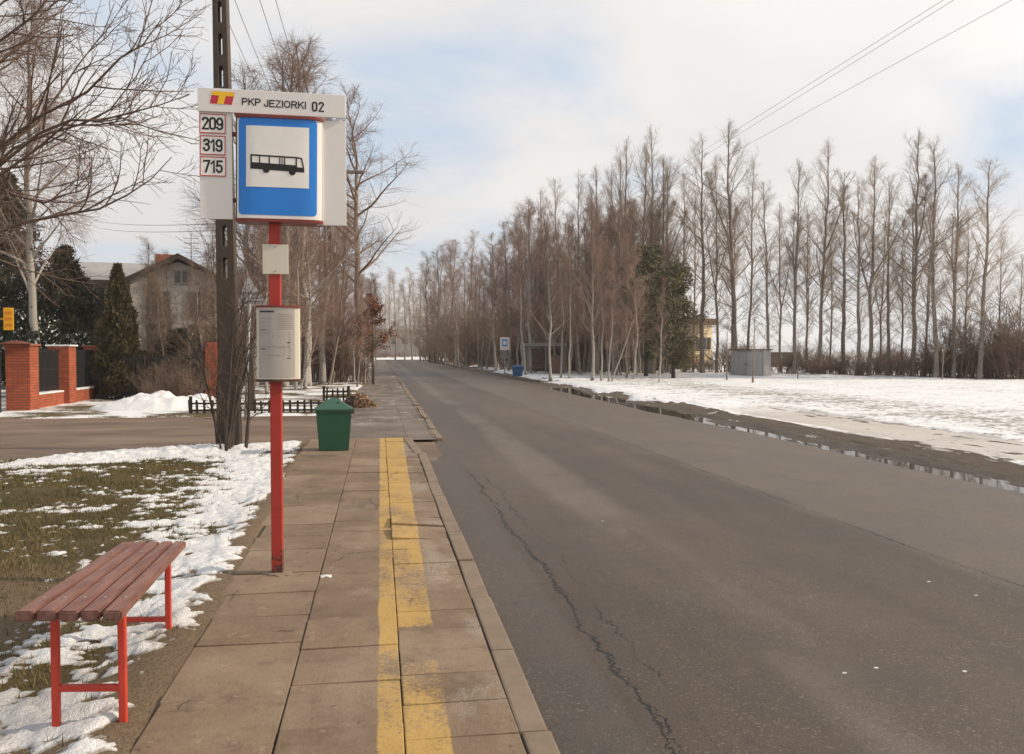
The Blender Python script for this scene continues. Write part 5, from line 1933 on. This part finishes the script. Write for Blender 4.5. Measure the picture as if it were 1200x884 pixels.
def conifer(name, g, H, Rw, label, mat, seed, start=.06, droop=-.05, layers=70, clump=.16, pts=26, tuft=3, topflat=False):
    rng = np.random.RandomState(seed)
    P, r = trunk_path(H, .02 + H * .012, 10, rng, .004)
    if topflat:
        Lf = lambda t, p: Rw * (.35 + .75 * np.sin(np.clip((t - start) / (1 - start), 0, 1) ** .8 * PI) ** .7) * (.6 + .5 * rng.rand(*t.shape))
    else:
        Lf = lambda t, p: Rw * ((1 - t) ** .85 + .04) * (.75 + .4 * rng.rand(*t.shape))
    l1 = spawn(P, r, layers, start, .985, lambda t: 1.35 - .35 * t, Lf, 6, droop, .07, .03, .006, rng, lr=(.85, 1.1))
    l2 = spawn(*l1, 7, .2, 1.0, .7, lambda t, p: p * (.42 - .2 * t), 4, droop * .5, .1, .010, .004, rng)
    Q = l2[0][:, 1:].reshape(-1, 3)
    Q = np.concatenate([Q, l1[0][:, 2:].reshape(-1, 3)])
    Q = np.repeat(Q, tuft, 0)
    Pn = Q + rng.randn(*Q.shape) * clump * .55
    Dr = Pn - Q + np.array([0, 0, .06]) + rng.randn(*Q.shape) * .1
    V = leaves(Pn, Dr, clump * (1.1 + .9 * rng.rand(len(Pn))), clump * (.16 + .16 * rng.rand(len(Pn))), rng)
    e = empty(name, g, 0, label, 'tree')
    obj('trunk', npmesh('trunk', *merge([tubes(P, r, 8), tubes(*l1, 4)])), M_bark2, e)
    obj('crown', npmesh('crown', *V, False), mat, e)
    return e
def gz(u, vb, z=.05):
    return G(u, vb, z)
g = gz(12, 452); d = depth_of(g)
conifer('spruce_tree', g, (412 - 205) * d / 1000 + 1.6, 3.3, 'tall dark spruce behind the white birch at the frame edge', M_spruce, 3, layers=150, clump=.14, tuft=8)
g = gz(76, 455); d = depth_of(g)
conifer('spruce_tree', g, (412 - 292) * d / 1000 + 1.6, 2.5, 'shorter dark spruce between the white birch and the cypress', M_spruce, 4, layers=130, clump=.13, tuft=8)
g = gz(-20, 456); d = depth_of(g)
conifer('spruce_tree', g, (412 - 260) * d / 1000 + 1.6, 2.3, 'dark spruce half cut off by the left edge of the picture', M_spruce, 5, layers=130, clump=.13, tuft=8)
g = gz(789, 443, .1); d = depth_of(g)
conifer('pine_tree', g, (412 - 318) * d / 1000 + 1.6, 1.75, 'bushy green pine with a dark trunk at the front edge of the grove', M_pine, 6, .10, .03, 46, .20, 26, 4, True)
g = gz(757, 441, .1); d = depth_of(g)
conifer('pine_tree', g, (412 - 296) * d / 1000 + 1.6, 2.0, 'taller dark pine set behind the bushy pine in the grove', M_pine, 8, .12, .03, 46, .20, 26, 4, True)
# dark evergreen bushes with snow behind the brick fence
M_ebush = mat_leaf('evergreen_leaves', (0.012, 0.020, 0.012), (0.030, 0.040, 0.020), 3)
for u, vb, hp, wp, l in ((38, 466, 94, 72, 'dark evergreen bush flecked with snow behind the first brick panel'), (88, 462, 66, 44, 'dark evergreen bush flecked with snow behind the second brick panel'),
                         (215, 464, 75, 60, 'dark evergreen bush behind the iron fence in front of the house'), (178, 465, 50, 40, 'low dark evergreen bush right of the cypress')):
    g = gz(u, vb)
    d = depth_of(g)
    H, Rw = hp * d / 1000, wp * d / 2000
    rng = np.random.RandomState(int(u) + 5)
    n = 9000
    dirs = nrm(rng.randn(n, 3))
    rad = (.55 + .45 * rng.rand(n) ** .4) * (.75 + .5 * vnoise(dirs[:, 0] * 3 + 9, dirs[:, 2] * 3 + dirs[:, 1] * 2 + 9, 8))
    P = dirs * rad[:, None] * np.array([Rw, Rw, H * .5]) + np.array([0, 0, H * .5])
    e = empty('evergreen_bush', g, 0, l, 'shrub')
    ok = P[:, 2] > .05
    V, Fq = leaves(P[ok], dirs[ok] + rng.randn(ok.sum(), 3) * .6, .10 + .08 * rng.rand(ok.sum()), .03 + .02 * rng.rand(ok.sum()), rng)
    me = npmesh('evergreen', V, Fq, False)
    me.materials.append(M_ebush)
    me.materials.append(M_snow)
    up_ = ((dirs[ok][:, 2] > .1) & (rng.rand(ok.sum()) < (.10 if u < 100 else .02))).astype(np.int32)
    me.polygons.foreach_set('material_index', up_)
    obj('foliage', me, None, e)
    t, c = shrub(int(u), H * .8, 9, .5, .4)
    obj('stem', npmesh('stem', *t), M_bark2, e)
# small tree still holding russet leaves
g = G(438, 450, .06)
d = depth_of(g)
rng = np.random.RandomState(9)
P, r_ = trunk_path(4.6, .05, 8, rng, .02)
l1 = spawn(P, r_, 20, .3, .97, 1.1, lambda t, p: 1.9 * (1.05 - t), 6, .04, .1, .02, .004, rng)
l2 = spawn(*l1, 7, .2, 1, .7, lambda t, p: p * .4 + 0 * t, 4, 0, .12, .007, .003, rng)
e = empty('oak_sapling', g, 0, 'small tree still holding russet leaves beside the big roadside tree', 'tree')
obj('trunk', npmesh('trunk', *tubes(P, r_, 7)), M_bark2, e)
obj('branches', npmesh('branches', *merge([tubes(*l1, 4), tubes(*l2, 3)])), M_dtwig, e)
Q = np.repeat(l2[0][:, 1:].reshape(-1, 3), 3, 0)
Q = np.concatenate([Q, np.repeat(l2[0][:, 1:].reshape(-1, 3), 3, 0)])
obj('leaf_cover', npmesh('russet', *leaves(Q + rng.randn(*Q.shape) * .05, rng.randn(*Q.shape), .10 + .06 * rng.rand(len(Q)), .04 + .01 * rng.rand(len(Q)), rng), False), M_russet, e)
# ---- near tree whose branches reach in from the left
base = D(-270, 560, 9.6)
base.z = .05
e = empty('roadside_tree', base, 0, 'near bare tree whose dark branches reach in from the upper left', 'tree')
rng = np.random.RandomState(23)
DN = 9.4
fork = D(-215, 330, DN) - base
kk = 10
def path(pts, dep):
    """smooth path through the picture points, given distances"""
    W3 = [fork] + [D(u, v, dp_) - base for (u, v), dp_ in zip(pts, dep)]
    W3 = np.array([list(p) for p in W3])
    s = np.linspace(0, len(W3) - 1, kk)
    i = np.clip(s.astype(int), 0, len(W3) - 2)
    f = (s - i)[:, None]
    Pp = W3[i] * (1 - f) + W3[i + 1] * f
    Pp[1:-1] = (Pp[:-2] + 2 * Pp[1:-1] + Pp[2:]) / 4
    return Pp
limbs = [([(-120, 240), (-10, 185), (60, 130), (105, 70), (134, 5)], [9.4, 9.4, 9.5, 9.6, 9.7]),
         ([(-120, 255), (-10, 195), (40, 165), (90, 145), (150, 130), (190, 30)], [9.3, 9.3, 9.3, 9.2, 9.1, 9.0]),
         ([(-120, 250), (0, 180), (70, 120), (150, 65), (178, 45), (192, 20)], [9.4, 9.4, 9.2, 9.0, 8.9, 8.9]),
         ([(-110, 270), (10, 185), (60, 136), (120, 140), (180, 136), (222, 108)], [9.3, 9.0, 8.9, 8.8, 8.8, 8.8]),
         ([(-110, 290), (-10, 215), (60, 150), (120, 150), (175, 120)], [9.4, 9.2, 9.1, 9.1, 9.0]),
         ([(-100, 310), (-10, 268), (50, 258), (120, 246), (165, 226), (202, 186)], [9.4, 9.0, 8.8, 8.7, 8.6, 8.6]),
         ([(-130, 200), (-20, 110), (20, 60), (50, 10), (66, -60)], [9.6, 9.7, 9.8, 9.9, 10]),
         ([(-130, 180), (-20, 60), (30, 30), (60, -5), (80, -50)], [9.3, 9.1, 9.0, 8.9, 8.8]),
         ([(-130, 150), (-40, 30), (0, 5), (50, -40)], [9.3, 9.2, 9.1, 9.0]),
         ([(-120, 240), (-10, 200), (30, 235), (80, 230), (110, 215)], [9.2, 9.0, 8.9, 8.9, 8.8]),
         ([(-220, 150), (-190, 60), (-180, -60), (-170, -160)], [9.4, 9.5, 9.6, 9.7]),
         ([(-300, 200), (-350, 90), (-420, 0), (-450, -120)], [9.4, 9.5, 9.6, 9.7]),
         ([(-280, 220), (-320, 120), (-320, 0)], [8.8, 8.2, 7.8]),
         ([(-250, 220), (-240, 120), (-210, 0)], [10.2, 10.9, 11.6])]
P = np.stack([path(*l) for l in limbs])
P[:, 1:] += rng.randn(*P[:, 1:].shape) * .025
s = np.linspace(0, 1, kk)[None]
r_ = np.repeat(.024 * (1 - s) ** 1.15 + .0042, len(limbs), 0)
l2 = spawn(P, r_, 10, .25, .98, .62, lambda t, p: p * (.34 - .22 * t), 6, .045, .09, .012, .0035, rng)
l3 = spawn(*l2, 6, .12, 1, .68, lambda t, p: .08 + p * (.40 - .15 * t), 4, .02, .12, .0050, .0024, rng)
l4 = spawn(*l3, 3, .2, 1, .7, lambda t, p: .04 + p * .35 + 0 * t, 3, .02, .14, .0028, .0018, rng)
tk = np.array([[0, 0, -.2], [.02, 0, 1.0], list(fork * .7 + Vector((0, 0, .2))), list(fork)])[None]
tr_ = np.array([[.17, .13, .115, .10]])
obj('trunk', npmesh('trunk', *tubes(tk, tr_, 10)), M_bark2, e)
obj('crown', npmesh('crown', *merge([tubes(P, r_, 7), tubes(*l2, 5), tubes(*l3, 3), tubes(*l4, 3)])), M_stwig, e)

# ---- undergrowth and a heap of snow in front of the iron fence
for u, vb, h in ((196, 470, 45), (172, 470, 40), (188, 470, 50), (204, 471, 36), (219, 470, 58), (182, 472, 30), (226, 472, 40)):
    bush(rt.randrange(4), u, vb, h, 'ragged bare shrub growing in front of the dark iron fence', 'ragged shrubs before the iron fence', 1.0, mat=M_dtwig if u % 2 else None, z=.05)
mc = G(192, 479, .05)
heightfield('snow_heap', np.arange(mc.x - 2.2, mc.x + 2.2, .06), np.arange(mc.y - 1.4, mc.y + 1.4, .06),
            lambda X, Y: .0 + .52 * np.clip(1 - ((X - mc.x) / 2.1) ** 2 - ((Y - mc.y) / 1.3) ** 2, 0, 1) ** .8 * (.35 + 1.1 * fbm(X * 1.6, Y * 1.6, 5, 99, .62)) , M_snow,
            keep=lambda X, Y, Z: Z > .02, kind='stuff')

for j in range(9):
    bush(rt.randrange(4), rt.uniform(436, 508), rt.uniform(420.6, 421.6), rt.uniform(5, 11), 'low brush at the foot of the distant trees closing off the road', 'brush at the far end of the road', 1.5)
HAZE = 0.0005
# ================================================================== thin winter air
mh = bpy.data.materials.new('haze')
mh.use_nodes = True
nth = mh.node_tree
nth.nodes.remove(nth.nodes['Principled BSDF'])
vol = nth.nodes.new('ShaderNodeVolumePrincipled')
vol.inputs['Color'].default_value = (0.95, 0.93, 0.91, 1)
vol.inputs['Density'].default_value = HAZE
vol.inputs['Anisotropy'].default_value = 0.0
nth.links.new(vol.outputs[0], nth.nodes['Material Output'].inputs['Volume'])
bm = bmesh.new()
box(bm, (0, 130, 15.5), (700, 420, 35))
tag(obj('haze', bm, mh), kind='stuff')
